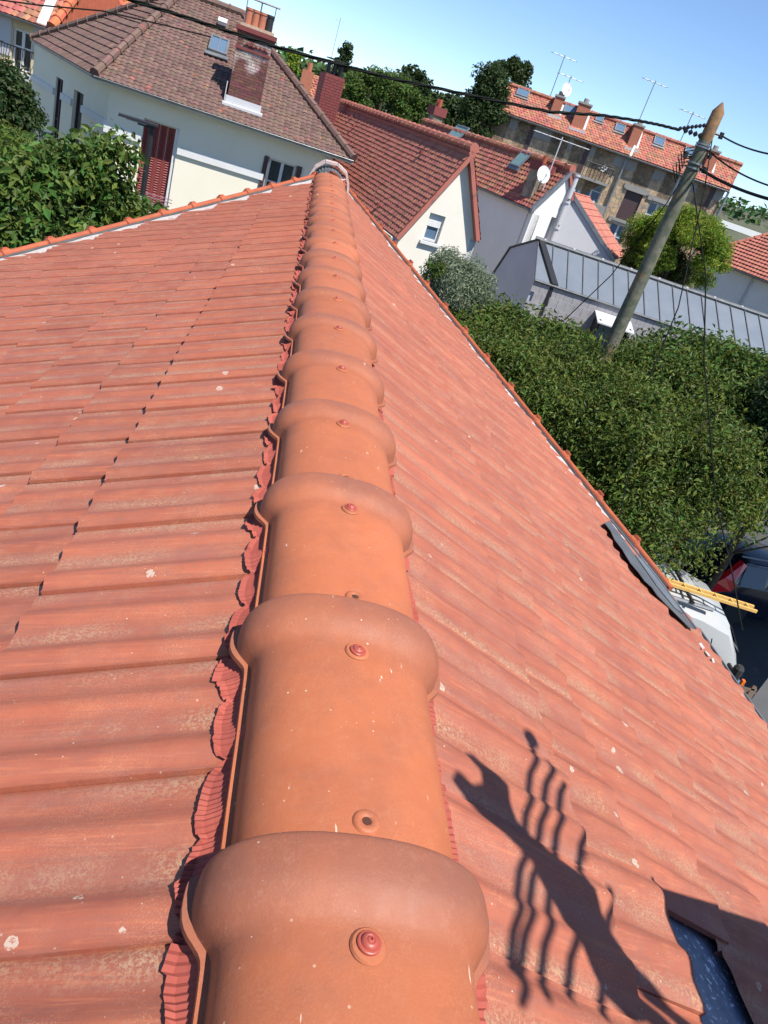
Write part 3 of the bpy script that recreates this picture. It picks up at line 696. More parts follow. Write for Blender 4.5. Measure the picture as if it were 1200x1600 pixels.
# ------------------------------------------------------------------ brown roofed house at upper left
def up(v, z): return Vector((v.x, v.y, z))
ZE = -1.25
A, B, D = atz(50, 62, ZE), atz(147, 118, ZE), atz(552, 251, ZE)
hb = thing('brown_roof_house', 'cream rendered house with dark brown hipped tile roof behind the end of the ridge', 'house', ((B+D).x/2, (B+D).y/2+3, GZ))
fB = Face(B, D); inn = -fB.n
RD = 4.3
R1 = onplane(285, -14, B+inn*RD, fB.n); R2 = onplane(379, 29, B+inn*RD, fB.n); zr_ = (R1.z+R2.z)/2; R1.z = R2.z = zr_
E_ = D+inn*8.6+Vector((.4, 0, 0)); A2 = A+inn*3.0+Vector((2, 0, 0))
dAB = (B-A).normalized()
front = [B, D, R2, R1]
roof_sheet('roof_tiles', front, D-B, M_BROWNR, hb, tw=.145, gauge=.15, amp=.022, step=.014, ns=4, prof='straight')
roof_sheet('roof_tiles', [A, B, R1], dAB, M_BROWNR, hb, tw=.145, gauge=.24, amp=.014, step=.03, ns=4, prof='straight')
roof_sheet('roof_tiles', [D, E_, R2], E_-D, M_BROWNR, hb, tw=.235, gauge=.335, amp=.03, step=.03, prof='straight')
A3 = up(A+Vector((5, 6, 0)), ZE)
roof_sheet('roof_tiles', [A, R1, A3], A3-A, M_BROWNR, hb, tw=.235, gauge=.335, amp=.03, step=.03, prof='straight')
for a, b in ((B, R1), (R1, R2), (D, R2), (A, R1)):
    ridge_tiles(a+Vector((0, 0, .06)), b+Vector((0, 0, .06)), hb, M_BROWNR, r=.105, L=.38, name='hip_tiles')
gutter(B-fB.n*-.03, D+fB.n*.03, hb); gutter(A, B, hb)
OV = .48
fw_ = Face(B+inn*OV, D+inn*OV)                      # front wall plane
fa = Face(A, B); fa = Face(A-fa.n*OV*1.0, B-fa.n*OV)
# corner where the two walls meet
def isect(f1, f2):
    a = np.array([[f1.u.x, -f2.u.x], [f1.u.y, -f2.u.y]]); s = np.linalg.solve(a, np.array([(f2.P-f1.P).x, (f2.P-f1.P).y])); return f1.P+f1.u*s[0]
K_ = isect(fw_, fa); fw_ = Face(K_, D+inn*OV-fB.u*OV); fa = Face(A-fa.n*0+fa.u*.5, K_)
du0, dz1 = fw_.px(226, 184); du1, _ = fw_.px(281, 202); dz0 = dz1-2.25
wu0, wz1 = fw_.px(421, 246); wu1, _ = fw_.px(470, 262); wz0 = wz1-1.15
fw_.wall('wall', [(0, GZ), (fw_.L, GZ), (fw_.L, ZE-.02), (0, ZE-.02)], [(du0, du1, dz0, dz1), (wu0, wu1, wz0, wz1)], M_CREAM, hb, .26)
hs = []
a0, zt0 = fa.px(88, 119); a1, _ = fa.px(99, 124); b0, zt1 = fa.px(116, 139); b1, _ = fa.px(131, 148)
fa.wall('wall', [(0, GZ), (fa.L, GZ), (fa.L, ZE-.02), (0, ZE-.02)], [(a0, a1, zt0-2.2, zt0), (b0, b1, zt1-2.2, zt1)], M_CREAM, hb, .30)
fe = Face(D+inn*OV-fB.u*OV, E_+Vector((-OV, -OV, 0))); fe.wall('wall', [(0, GZ), (fe.L, GZ), (fe.L, ZE-.02), (0, ZE-.02)], [], M_CREAM, hb)
m = MB(); m.prism([up(A, ZE-.03), up(B, ZE-.03), up(D, ZE-.03), up(E_, ZE-.03), up(A3, ZE-.03)], (0, 0, -.06)); m.build('soffit', M_TRIM, hb)
_, bz = fw_.px(200, 207); 
_, bz1 = fw_.px(146, 188); _, bz2 = fw_.px(146, 200)
for (u0, u1) in ((-.04, du0-.02), (du1+.02, wu0-.06)):
    m = MB(); fw_.bar(m, u0, u1, bz2, bz1, 0, .06); m.build('string_course', M_TRIM, hb)
for (u0, u1) in ((0, a0-.02), (a1+.02, b0-.02), (b1+.02, fa.L+.0)):
    m = MB(); fa.bar(m, u0, u1, bz2+.1, bz1+.1, 0, .06); m.build('string_course', M_TRIM, hb)
# shuttered door: frame, four leaves with louvres, rail
dr = MB(); t = .05
fw_.bar(dr, du1-.09, du1, dz0, dz1, -.24, -.06); fw_.bar(dr, du0, du1-.09, dz1-.04, dz1, -.24, -.16); dr = dr.build('shuttered_door', M_TRIM, hb)
lw = (du1-.10-du0)/4
for i in range(4):
    m = MB(); u = du0+i*lw
    fw_.bar(m, u+.004, u+lw-.004, dz0+.02, dz1-.05, -.20, -.175)
    for e in (u+.004, u+lw-.054): fw_.bar(m, e, e+.05, dz0+.02, dz1-.05, -.175, -.155)
    k = 0; z_ = dz0+.1
    while z_ < dz1-.12: m.prism([fw_.pt(u+.055, z_, -.175), fw_.pt(u+.055, z_+.035, -.175), fw_.pt(u+.055, z_+.004, -.150)], fw_.u*(lw-.11)); z_ += .062
    m.build('shutter_leaf', M_SHUT, dr)
m = MB()
for z_ in (dz0+.08, dz0+.42, dz0+.50): m.tube([fw_.pt(du0-.06, z_, .10), fw_.pt(du1+.10, z_, .10)], .012, 6)
for i in range(16): u = du0+i*(du1-du0)/15; m.tube([fw_.pt(u, dz0+.08, .10), fw_.pt(u+.03*math.sin(i*2), dz0+.42, .10)], .006, 5)
for i in range(7): u = du0+.1+i*(du1-du0-.2)/6; m.tube([fw_.pt(u+.07*math.cos(q*.7), dz0+.25+.09*math.sin(q*.7), .11) for q in range(10)], .006, 5)
m.build('window_guard', material('mauve_iron', (.22, .13, .17), .6), hb)
m = MB(); fw_.bar(m, du0-.15, du1+.12, dz0-.16, dz0, -.1, .12); m.build('sill', M_TRIM, hb)
win = fw_.window(wu0+.02, wu1-.12, wz0, wz1, hb, ny=2); 
for u0, u1 in ((wu0-.13, wu0-.01), (wu1-.10, wu1+.04)):
    m = MB(); fw_.bar(m, u0, u1, wz0-.02, wz1+.02, .005, .045)
    for q in range(14): z_ = wz0+.05+q*(wz1-wz0-.1)/14; fw_.bar(m, u0+.03, u1-.03, z_, z_+.03, .045, .055)
    m.build('open_shutter', M_SHUTB, hb)
fa.window(a0, a1, zt0-2.2, zt0, hb, frame=M_SHUTB, w=-.08, nx=2); fa.window(b0, b1, zt1-2.2, zt1, hb, frame=M_SHUTB, w=-.12, nx=1)
m = MB(); 
for (p0, p1, zz) in ((a0, a1, zt0-1.6), (b0, b1, zt1-1.6)):
    m = MB(); m.tube([fa.pt(p0-.25, zz, .25), fa.pt(p1+.25, zz, .25)], .02, 6); m.tube([fa.pt(p0-.25, zz-.55, .25), fa.pt(p1+.25, zz-.55, .25)], .02, 6)
    for i in range(9): u = p0-.25+i*(p1-p0+.5)/8; m.tube([fa.pt(u, zz, .25), fa.pt(u, zz-.55, .25)], .012, 5)
    for u in (p0-.25, p1+.25):
        m.tube([fa.pt(u, zz, .25), fa.pt(u, zz, 0)], .015, 5)
    m.build('balcony_rail', M_IRON, hb)
# roof light, vent, downpipe
def on_roof(P, n, px, py): return onplane(px, py, P, n)
fn = (D-B).cross(R1-B).normalized(); fn = fn if fn.z > 0 else -fn; fe_ = (D-B).normalized(); fu = fn.cross(fe_); fu = fu if fu.z > 0 else -fu
def skylight(parent, P, n, e, u, cpx, w_, h_, glass, split=True, lift=.09):
    c = onplane(*cpx, P, n)+n*lift; m = MB(); t = .05
    for a, b, ww, hh in ((-w_/2, 0, t, h_), (w_/2-t, 0, t, h_), (-w_/2+t, h_/2-t/2, w_-2*t, t), (-w_/2+t, -h_/2+t/2, w_-2*t, t)):
        m.box(c+e*a+u*(b-hh/2), e*ww, u*hh, n*.06)
    if split: m.box(c-e*.02-u*(h_/2-t), e*.04, u*(h_-2*t), n*.05)
    m.box(c-e*(w_/2+.06)-u*(h_/2+.14)-n*.03, e*(w_+.12), u*.14, n*.03)
    o = m.build('roof_window', M_ZINC, parent); g = MB(); g.box(c-e*(w_/2-t*.5)-u*(h_/2-t*.5), e*(w_-t), u*(h_-t), n*.03); g.build('pane', glass, o); return o
skylight(hb, B, fn, fe_, fu, (341, 77), .50, .72, M_GLASSB)
m = MB(); c = onplane(346, 44, B, fn)+fn*.08; m.box(c-fe_*.12, fe_*.24, fu*.2, fn*.1); m.build('roof_vent', M_TRIM, hb)
m = MB(); m.tube([fw_.pt(fw_.L-.1, ZE-.1, .10), fw_.pt(fw_.L-.1, GZ, .10)], .045, 8); m.build('downpipe', M_TRIM, hb, True)
# brick chimney of the brown house
cb = onplane(379, 172, B, fn); cb_l = onplane(352, 158, B, fn); cb_r = onplane(407, 186, B, fn)
cw = (cb_r-cb_l).length*.86; cl = cb_l+fe_*.03; fc = Face(cl, cl+fe_*cw)
ctop = onplane(398, 45, fc.P, fc.n).z
dep = .62
chm = thing('brick_chimney', 'tall dark red brick chimney with whitened bricks standing on the brown tile roof', 'chimney', (cl.x+cw/2, cl.y+.3, cl.z))
m = MB(); m.box(fc.pt(0, cl.z-.3, -.012), fc.u*cw, -fc.n*(dep-.024), Vector((0, 0, ctop-cl.z+.3))); m.build('mortar_core', M_BRICKM, chm)
bricks(fc, 0, cw, cl.z-.2, ctop-.18, 'bricks', chm, M_BRICK, out=.0, w=.0)
fs = Face(fc.pt(0, 0, -dep), fc.pt(0, 0, 0)); bricks(fs, 0, dep, cl.z-.2, ctop-.18, 'bricks', chm, M_BRICK, out=.0, w=.0)
fs2 = Face(fc.pt(cw, 0, 0), fc.pt(cw, 0, -dep)); bricks(fs2, 0, dep, cl.z-.2, ctop-.18, 'bricks', chm, M_BRICK, out=.0, w=.0)
for j, (e, z0, z1) in enumerate(((.05, ctop-.18, ctop-.12), (.09, ctop-.12, ctop-.02), (.03, ctop-.52, ctop-.46))):
    m = MB(); m.box(fc.pt(-e, z0, e), fc.u*(cw+2*e), -fc.n*(dep+2*e), Vector((0, 0, z1-z0))); m.build('brick_band', M_BRICK2, chm)
m = MB()
for i in range(5):
    u = .15+i*(cw-.3)/5; m.prism([fc.pt(u, ctop-.42, .0), fc.pt(u+.10, ctop-.34, 0), fc.pt(u+.20, ctop-.42, 0), fc.pt(u+.10, ctop-.38, 0)], fc.n*.05)
m.build('brick_ornament', M_BRICK2, chm)
chm.children[-1]['kind'] = 'stuff'
m = MB(); m.box(fc.pt(.0, ctop-.02, 0), fc.u*cw, -fc.n*dep, Vector((0, 0, .07))); m.build('mortar_cap', material('pale_flaunching', (.50, .38, .28), .95, (.36, .26, .18), 14), chm)
m = MB(); m.box(fc.pt(-.04, cl.z-.04, .04), fc.u*(cw+.08), fc.n*.02, Vector((0, 0, .20))); m.box(fc.pt(-.10, cl.z-.06, .04), fc.u*(cw+.2), fc.n*.16-Vector((0, 0, .02)), Vector((0, 0, .06)))
m.box(fc.pt(-.05, cl.z-.04, .05), -fc.n*(dep+.1), -fc.u*.02, Vector((0, 0, .50))); m.build('lead_flashing', M_PALEG, chm)
for i in range(4):
    c = fc.pt(.16+i*(cw-.32)/3, ctop+.05, -dep/2); m = MB(); m.tube([c, c+Vector((0, 0, .30)), c+Vector((0, 0, .31)), c+Vector((0, 0, .36))], [.095, .085, .10, .095], 12); m.build('chimney_pot', M_OBRICK if i != 3 else M_IRON, chm, True)
for i in (1, 3):
    c = fc.pt(.16+(i-.5)*(cw-.32)/3, ctop+.05, -dep/2); m = MB()
    for s_ in (-.18, .18): m.tube([c+fc.u*s_, c+fc.u*s_+Vector((0, 0, .55))], .012, 5)
    m.box(c-fc.u*.28+fc.n*.16+Vector((0, 0, .55)), fc.u*.56, -fc.n*.32, (0, 0, .025)); m.build('cowl', M_PALEG, chm)

def yagi(name, label, base, h, boom, u, nel=6, el=.5, mat=None, group=None, r=.014, grid=False):
    t = thing(name, label, 'aerial', base, group); u = Vector(u).normalized(); p = Vector((-u.y, u.x, 0)); base = Vector(base)
    m = MB(); m.tube([base-Vector((0, 0, .2)), base+Vector((0, 0, h))], r*1.2, 6); m.build('mast', mat or M_ZINC, t)
    m = MB(); c = base+Vector((0, 0, h-.1)); m.tube([c-u*boom/2, c+u*boom/2], r, 5)
    for i in range(nel): q = c+u*boom*(i/(nel-1)-.5); m.tube([q-p*el/2*(1-.25*i/nel), q+p*el/2*(1-.25*i/nel)], r*.55, 4)
    m.build('elements', mat or M_ZINC, t); t.children[-1]['kind'] = 'stuff'; return t

# ------------------------------------------------------------------ red tiled house with cream gable
P1, P2 = ath(735, 236, 19.5), ath(533, 160, 31.5); P1.z = P2.z = (P1.z+P2.z)/2
hr = thing('red_roof_house', 'house with plain red tile roof and cream gable with one small white window', 'house', (P1.x, P1.y+4, GZ))
ax = Vector((P2.x-P1.x, P2.y-P1.y, 0)).normalized(); gp = Vector((-ax.y, ax.x, 0))     # gp points left (west)
fg = Face(P1+gp*3, P1-gp*3)
fg.P = up(P1, 0)+gp*0; fg.n = -ax; fg.u = -gp
lu, lz = fg.px(615, 368); ru, rz_ = fg.px(744, 372)
hz_ = P1.z
pkL = fg.pt(lu, lz); slope = (hz_-lz)/abs(lu)
ov = ax*-.18
ruR = 2.2; rzR = hz_-slope*ruR*1.35
Lf = P2-P1
roof_sheet('roof_tiles', [fg.pt(lu, lz)+ov, P1+ov, P1+Lf, fg.pt(lu, lz)+Lf], Lf, M_REDR, hr, tw=.17, gauge=.13, amp=.008, step=.018)
ruR = abs(ru)+.05; 
roof_sheet('roof_tiles', [P1+ov, fg.pt(ruR, rz_)+ov, fg.pt(ruR, rz_)+Lf, P1+Lf], Lf, M_REDR, hr, tw=.17, gauge=.13, amp=.008, step=.018)
ridge_tiles(P1+ov+Vector((0, 0, .06)), P2+Vector((0, 0, .06)), hr, M_REDR, .10, .40)
w0u, w0z = fg.px(692, 340); w1u, w1z = fg.px(664, 376)
wa, wb = .0, .0
cu_, cz_ = fg.px(678, 357); ww, wh = .42, .66
fg.wall('gable_wall', [(lu+.12, GZ), (ruR-.02, GZ), (ruR-.02, rz_-.05), (0, hz_-.12), (lu+.12, lz-.02)], [(cu_-ww/2, cu_+ww/2, cz_-wh/2, cz_+wh/2)], M_CREAM2, hr, .22)
fg.window(cu_-ww/2, cu_+ww/2, cz_-wh/2, cz_+wh/2, hr, nx=1, ny=1, w=-.12, th=.06, glass=M_GLASSB)
m = MB(); fg.bar(m, cu_-ww/2, cu_+ww/2, cz_+.02, cz_+wh/2-.06, -.10, -.08); m.build('roller_blind', M_TRIM, hr)
m = MB(); fg.bar(m, cu_-ww/2-.06, cu_+ww/2+.06, cz_-wh/2-.07, cz_-wh/2, -.1, .08); m.build('sill', M_TRIM, hr)
m = MB()
for (ua, za, ub, zb) in ((lu+.05, lz-.05, 0, hz_-.12),):
    m.prism([fg.pt(ua, za-.12, .002), fg.pt(ua, za+.04, .002), fg.pt(ub, zb+.04, .002), fg.pt(ub, zb-.16, .002)], fg.n*.06)
m.build('barge_board', M_TRIM, hr)
m = MB(); m.prism([fg.pt(.0, hz_-.08, .0), fg.pt(.0, hz_+.06, .0), fg.pt(ruR+.03, rz_+.02, .0), fg.pt(ruR+.03, rz_-.08, 0)], fg.n*.09); m.build('verge_tiles', M_REDR, hr)
fl = Face(fg.pt(lu+.12, 0), fg.pt(lu+.12, 0)+Lf); fl.wall('wall', [(0, GZ), (fl.L, GZ), (fl.L, lz-.03), (0, lz-.03)], [], M_CREAM, hr)
fr_ = Face(fg.pt(ruR-.02, 0), fg.pt(ruR-.02, 0)+Lf); fr_.wall('wall', [(0, GZ), (fr_.L, GZ), (fr_.L, rz_-.06), (0, rz_-.06)], [], M_WHITE, hr)
gutter(fg.pt(lu-.03, lz-.03), fg.pt(lu-.03, lz-.03)+Lf, hr)
m = MB(); q = fg.pt(lu-.02, lz-.10, .05); m.tube([q+Vector((0, 0, .05)), q, q-fg.u*.02+Vector((0, 0, -.3)), up(q, GZ)], .045, 7); m.build('downpipe', M_PALEG, hr, True)
rn = (fg.pt(lu, lz)-P1).cross(Lf).normalized(); rn = rn if rn.z > 0 else -rn
for q in ((551, 184), (555, 199), (661, 241), (594, 322)):
    c = onplane(*q, P1, rn); m = MB(); m.cbox(c+rn*.07, .10, .07, .07, ax); m.build('vent_tile', M_BRICK2, hr)
# plum brick chimney on its far end
cb = onplane(520, 205, P1+gp*.45, gp); fcp = Face(up(cb, 0)+gp*.62, up(cb, 0)); fcp.n = -ax; fcp.u = -gp; fcp.P = up(cb, 0)+gp*.72
ctz = onplane(531, 121, fcp.P, fcp.n).z
cp_ = thing('plum_chimney', 'plain plum red brick chimney with black pots at the far end of the red roof', 'chimney', (cb.x, cb.y, cb.z-.8))
m = MB(); m.box(fcp.pt(.015, cb.z-1.6, -.015), fcp.u*.69, -fcp.n*.87, (0, 0, ctz-cb.z+1.6)); m.build('mortar_core', M_BRICK2, cp_)
bricks(fcp, 0, .72, cb.z-1.5, ctz-.01, 'bricks', cp_, M_BRICK2, bw=.24, bh=.085, w=.0, out=.0)
fq = Face(fcp.pt(0, 0, -.9), fcp.pt(0, 0, 0)); bricks(fq, 0, .9, cb.z-1.5, ctz-.01, 'bricks', cp_, M_BRICK2, bw=.24, bh=.085, w=.0, out=.0)
for i in range(3):
    c = fcp.pt(.14+i*.22, ctz, -.4); m = MB(); m.tube([c, c+Vector((0, 0, .42))], .075, 10); m.build('chimney_pot', M_IRON, cp_, True)
m = MB(); m.box(fcp.pt(.05, ctz+.46, -.1), fcp.u*.62, -fcp.n*.6, (0, 0, .03)); m.build('cowl', M_IRON, cp_)
yagi('roof_aerial', 'thin rod aerial standing behind the plum red chimney', tuple(fcp.pt(.3, ctz, -1.0)), 1.75, .25, (1, .2, 0), nel=5, el=.22, r=.008)

# ------------------------------------------------------------------ white house with two roof lights
Q1, Q2 = ath(891, 266, 30.5), ath(662, 190, 41.5); Q1.z = Q2.z = (Q1.z+Q2.z)/2
hw = thing('skylight_house', 'white house with weathered orange tile roof and two green roof lights', 'house', (Q1.x, Q1.y+3, GZ))
ax2 = Vector((Q2.x-Q1.x, Q2.y-Q1.y, 0)).normalized(); gp2 = Vector((-ax2.y, ax2.x, 0))
fh = Face(Q1, Q1-gp2); fh.n = -ax2; fh.u = -gp2; fh.P = up(Q1, 0)
eu, ez = fh.px(829, 326); L2 = Q2-Q1; ov2 = -ax2*.12
front2 = [fh.pt(eu, ez)+ov2, Q1+ov2, Q2, fh.pt(eu, ez)+L2]
roof_sheet('roof_tiles', front2, L2, M_REDR2, hw, tw=.20, gauge=.19, amp=.018, step=.03)
roof_sheet('roof_tiles', [Q1+ov2, fh.pt(-eu*.55, Q1.z+(ez-Q1.z)*.55)+ov2, fh.pt(-eu*.55, Q1.z+(ez-Q1.z)*.55)+L2, Q2], L2, M_REDR2, hw, tw=.20, gauge=.19, amp=.018, step=.03)
ridge_tiles(Q1+ov2+Vector((0, 0, .06)), Q2+Vector((0, 0, .06)), hw, M_REDR2, .12, .42)
wa0, wz_ = fh.px(804, 350); s1, sz = fh.px(825, 352)
def slot(cx, cy, w_, h_): u_, z_ = fh.px(cx, cy); return (u_-w_/2, u_+w_/2, z_-h_/2, z_+h_/2)
h1, h2 = slot(828, 362, .34, 1.25), slot(858, 362, .26, 1.05)
uR = -eu*.42
fh.wall('gable_wall', [(eu+.2, GZ), (uR, GZ), (uR, Q1.z+(ez-Q1.z)*.42-.10), (0, Q1.z-.10), (eu+.2, ez-.02)], [h1, h2], M_WHITE, hw, .35)
for h_ in (h1, h2):
    fh.window(*h_, hw, nx=1, ny=1, w=-.28, th=.04, frame=M_PALEG)
m = MB(); m.prism([fh.pt(eu-.02, ez-.16, .0), fh.pt(eu-.02, ez+.05, .0), fh.pt(0, Q1.z+.04, .0), fh.pt(0, Q1.z-.2, 0)], fh.n*.16); m.build('verge_flashing', M_ZINC, hw)
u_, z_ = fh.px(893, 268); 
for k_ in range(3):
    m = MB(); zc = Q1.z-.5-k_*.95; m.tube([fh.pt(uR-.14, zc+.40, .10), fh.pt(uR-.14, zc-.40, .10)], .10, 10); m.tube([fh.pt(uR-.14, zc+.45, .10), fh.pt(uR-.14, zc+.38, .10)], .135, 10); m.build('flue_pipe', M_PALEG, hw, True)
m = MB(); m.tube([fh.pt(uR+.02, Q1.z-.55, .05), fh.pt(uR+.02, GZ, .05)], .05, 7); m.build('downpipe', M_PALEG, hw, True)
fl2 = Face(fh.pt(eu+.2, 0)+L2, fh.pt(eu+.2, 0)); fl2.wall('wall', [(0, GZ), (fl2.L, GZ), (fl2.L, ez-.03), (0, ez-.03)], [], M_WHITE, hw)
gutter(fh.pt(eu-.04, ez-.03), fh.pt(eu-.04, ez-.03)+L2, hw)
n2 = (fh.pt(eu, ez)-Q1).cross(L2).normalized(); n2 = n2 if n2.z > 0 else -n2; e2 = -ax2; u2 = n2.cross(e2); u2 = u2 if u2.z > 0 else -u2
skylight(hw, Q1, n2, e2, u2, (715, 213), 1.15, .95, M_SKYL, False); skylight(hw, Q1, n2, e2, u2, (816, 252), .72, .72, M_SKYL, False)
cdp = onplane(824, 306, Q1, n2)
cdish = thing('dish_chimney', 'rendered chimney with red brick top near the right end of the orange roof', 'chimney', tuple(cdp))
fd = Face(cdp-e2*.38, cdp+e2*.30); tz = onplane(846, 247, fd.P, fd.n).z
m = MB(); m.box(fd.pt(0, cdp.z-.4, .05), fd.u*.68, -fd.n*.55, (0, 0, tz-.42-cdp.z+.4)); m.build('stack', material('stained_stone', (.34, .29, .22), .95, (.14, .12, .09), 3, mix=.3, bump=.6, bscale=14), cdish)
m = MB(); m.box(fd.pt(-.05, tz-.42, .10), fd.u*.78, -fd.n*.65, (0, 0, .30)); m.build('brick_top', M_BRICK2, cdish)
m = MB(); m.tube([fd.pt(.35, tz-.12, -.2), fd.pt(.35, tz+.12, -.2)], .09, 9); m.build('chimney_pot', M_CLAY, cdish, True)
def dish(name, label, c, d, r, parentcat='satellite dish'):
    t = thing(name, label, parentcat, tuple(c)); d = Vector(d).normalized(); a = d.cross(Vector((0, 0, 1))).normalized(); b = a.cross(d); m = MB(); V = []; n_ = 18
    for i in range(5):
        rr = r*i/4
        for k in range(n_): q = 2*math.pi*k/n_; m.v.append(Vector(c)+a*math.cos(q)*rr+b*math.sin(q)*rr*1.1+d*(rr*rr/r*.25))
    for i in range(4):
        for k in range(n_): j = (k+1) % n_; m.f.append((i*n_+k, i*n_+j, (i+1)*n_+j, (i+1)*n_+k))
    m.build('reflector', M_TRIM, t, True); m = MB(); m.tube([Vector(c)-b*r, Vector(c)+d*r*.9-b*r*.3], .015, 5); m.tube([Vector(c)-d*.3-b*r*.6, Vector(c)], .02, 5); m.cbox(Vector(c)+d*r*.9-b*r*.25, .06, .06, .1); m.build('feed_arm', M_PALEG, t); return t
c = onplane(848, 273, fd.P+fd.n*.3, fd.n); dish('satellite_dish', 'white satellite dish on the rendered chimney of the orange roof', c, (.25, -1, .35), .27)
c = fd.pt(.9, tz-.9, -.2); yagi('roof_aerial', 'pale rake aerial above the chimney with the satellite dish', tuple(c), 1.75, 2.1, (1, -.15, 0), nel=9, el=.55, mat=M_PALEG, r=.018)
cfar = onplane(655, 195, P2+gp*-2.5, ax)
cbk = thing('far_chimney', 'small stone chimney with red brick collar at the left end of the orange roof', 'chimney', tuple(Q2+Vector((0, 0, -.5))))
fz_ = Face(Q2-e2*.35-gp2*.3, Q2+e2*.35-gp2*.3); 
m = MB(); m.box(fz_.pt(0, Q2.z-.6, 0), fz_.u*.62, -fz_.n*.55, (0, 0, 1.05)); m.build('stack', MATS['stained_stone'], cbk)
m = MB(); m.box(fz_.pt(-.08, Q2.z+.45, .08), fz_.u*.78, -fz_.n*.71, (0, 0, .38)); m.build('brick_collar', M_BRICK2, cbk)
for i in range(2): m = MB(); c = fz_.pt(.2+.25*i, Q2.z+.83, -.25); m.tube([c, c+Vector((0, 0, .34))], .10, 9); m.build('chimney_pot', M_CLAY, cbk, True)

# small red roof wing between the white house and the stone block
g1, g2 = atz(893, 318, -2.2), atz(968, 415, -4.6)
wg = thing('annex_roof', 'low annex with a steep plain red roof right of the white house', 'house', (g1.x+1, g1.y, GZ))
ga = ath(880, 292, 31.5); gb = ath(935, 395, 31.5); gc = ath(893, 300, 36); 
pA = ath(893, 300, 31); pB = ath(958, 405, 31); off_ = Vector((1.6, 3.0, 0))*1.3
pA2, pB2 = pA+off_, pB+off_
roof_sheet('roof_tiles', [pA, pB, pB2, pA2], off_, M_REDR, wg, tw=.26, gauge=.32, amp=.02, step=.03)
m = MB(); m.prism([pA, pB, up(pB, GZ), up(pA-Vector((.9, .0, 0)), GZ), pA-Vector((.9, 0, 2.0))], off_*.2); m.build('wall', M_PALEG, wg)
m = MB(); m.prism([pA-Vector((0, .02, .12)), pA-Vector((0, .02, -.05)), pB-Vector((0, .02, -.05)), pB-Vector((0, .02, .12))], (0, -.08, 0)); m.build('verge_flashing', M_ZINC, wg)

# ------------------------------------------------------------------ grey building with zinc roof and slate skirt
zA, zA2 = atz(841, 375, -1.9), atz(1215, 502, -1.9); zC, zC2 = atz(862, 445, -2.85), atz(1215, 562, -2.85)
hz4 = thing('zinc_house', 'grey building with standing seam zinc roof over a band of slates', 'house', ((zC.x+zC2.x)/2, zC.y+1, GZ))
dl = (zA2-zA); dl.z = 0; Lz = dl.length+4; dl.normalize(); nz = Vector((dl.y, -dl.x, 0))
wz4 = (zC-zA); down = (wz4-dl*wz4.dot(dl)); sk = wz4.dot(dl)
pn = dl.cross(down).normalized(); pn = pn if pn.z > 0 else -pn
npan = int(Lz/.52); pw = Lz/npan
me_ = None
for i in range(npan):
    o0 = zA+dl*i*pw; m = MB(); s0 = sk if i == 0 else 0
    m.prism([o0+dl*.01, o0+dl*(pw-.01), o0+dl*(pw-.01)+down, o0+dl*.01+down], -pn*.03)
    pan = m.build('zinc_panel', M_ZINCP, hz4)
    m = MB(); m.box(o0-dl*.012-pn*.01, dl*.024, down*1.01, pn*.045); m.build('standing_seam', M_DARKZ, hz4)
m = MB(); m.tube([zA-dl*.1+pn*.04, zA+dl*Lz+pn*.04], .07, 8); m.build('ridge_roll', M_DARKZ, hz4, True)
for i in range(12): m = MB(); m.cbox(zA+dl*(.2+i*1.0)+pn*.10, .07, .07, .04, dl); m.build('ridge_clip', M_TRIM, hz4)
fzs = Face(zA+down, zA+down+dl*Lz); ez4 = (zA+down).z
m = MB(); m.tube([fzs.pt(0, ez4-.02, .03), fzs.pt(Lz, ez4-.02, .03)], .045, 8); m.build('eave_roll', M_DARKZ, hz4, True)
fzs.wall('wall', [(0.02, GZ), (Lz, GZ), (Lz, ez4-.04), (0.02, ez4-.04)], [], M_GREYW, hz4, w=-.06)
sw, sh = .27, .30; msl = {}
for j in range(9):
    for i in range(int(Lz/sw)):
        key = j % 2
        if key not in msl:
            b = MB(); b.prism([Vector((.004, 0, 0)), Vector((sw-.004, 0, 0)), Vector((sw-.004, 0, -sh*1.02)), Vector((.004, 0, -sh*1.02))], (0, .012, 0))
            o = b.build('slate', M_SLATE, None); msl[key] = o.data; bpy.data.objects.remove(o)
        if (j > 3 and i < 40 and False): continue
        o = bpy.data.objects.new('slate', msl[key]); C.objects.link(o); o.parent = hz4
        tl = Matrix.Rotation(random.uniform(.03, .05), 3, 'X')
        R_ = Matrix((( fzs.u.x, -fzs.n.x, 0), (fzs.u.y, -fzs.n.y, 0), (0, 0, 1)))
        o.rotation_euler = (R_ @ tl).to_euler(); o.location = fzs.pt(i*sw+(j % 2)*sw/2, ez4-.06-j*sh, .012+random.uniform(-.003, .003))-Vector(hz4.location)
gd = Vector((zA.x-zC.x, zA.y-zC.y, 0))
fgz = Face(zC, zA); pts = [fgz.px(*q) for q in ((862, 446), (841, 376), (798, 388), (748, 464), (742, 500))]
cz = [(fgz.px(848, 515)[0]*0+0, GZ)]+[(0, pts[0][1])]+[pts[1], pts[2], pts[3]]+[(pts[3][0]-.0, GZ)]
if fgz.n.x > 0: fgz.n = -fgz.n
fgz.wall('gable_wall', cz, [], M_GREYW, hz4, .2, w=.0)
m = MB()
for (a, b) in ((pts[0], pts[1]), (pts[1], pts[2]), (pts[2], pts[3])):
    q0, q1 = fgz.pt(*a, .03), fgz.pt(*b, .03); dd = (q1-q0).normalized(); m.box(q0-dd*.02, (q1-q0)*1.01, Vector((0, 0, .07)) if a is pts[1] else dd.cross(fgz.n)*.09, -fgz.n*.22)
q0 = fgz.pt(*pts[0], .03); m.box(q0, Vector((0, 0, GZ-q0.z)), dl*.07, -fgz.n*.12)
m.build('edge_trim', M_IRON, hz4)
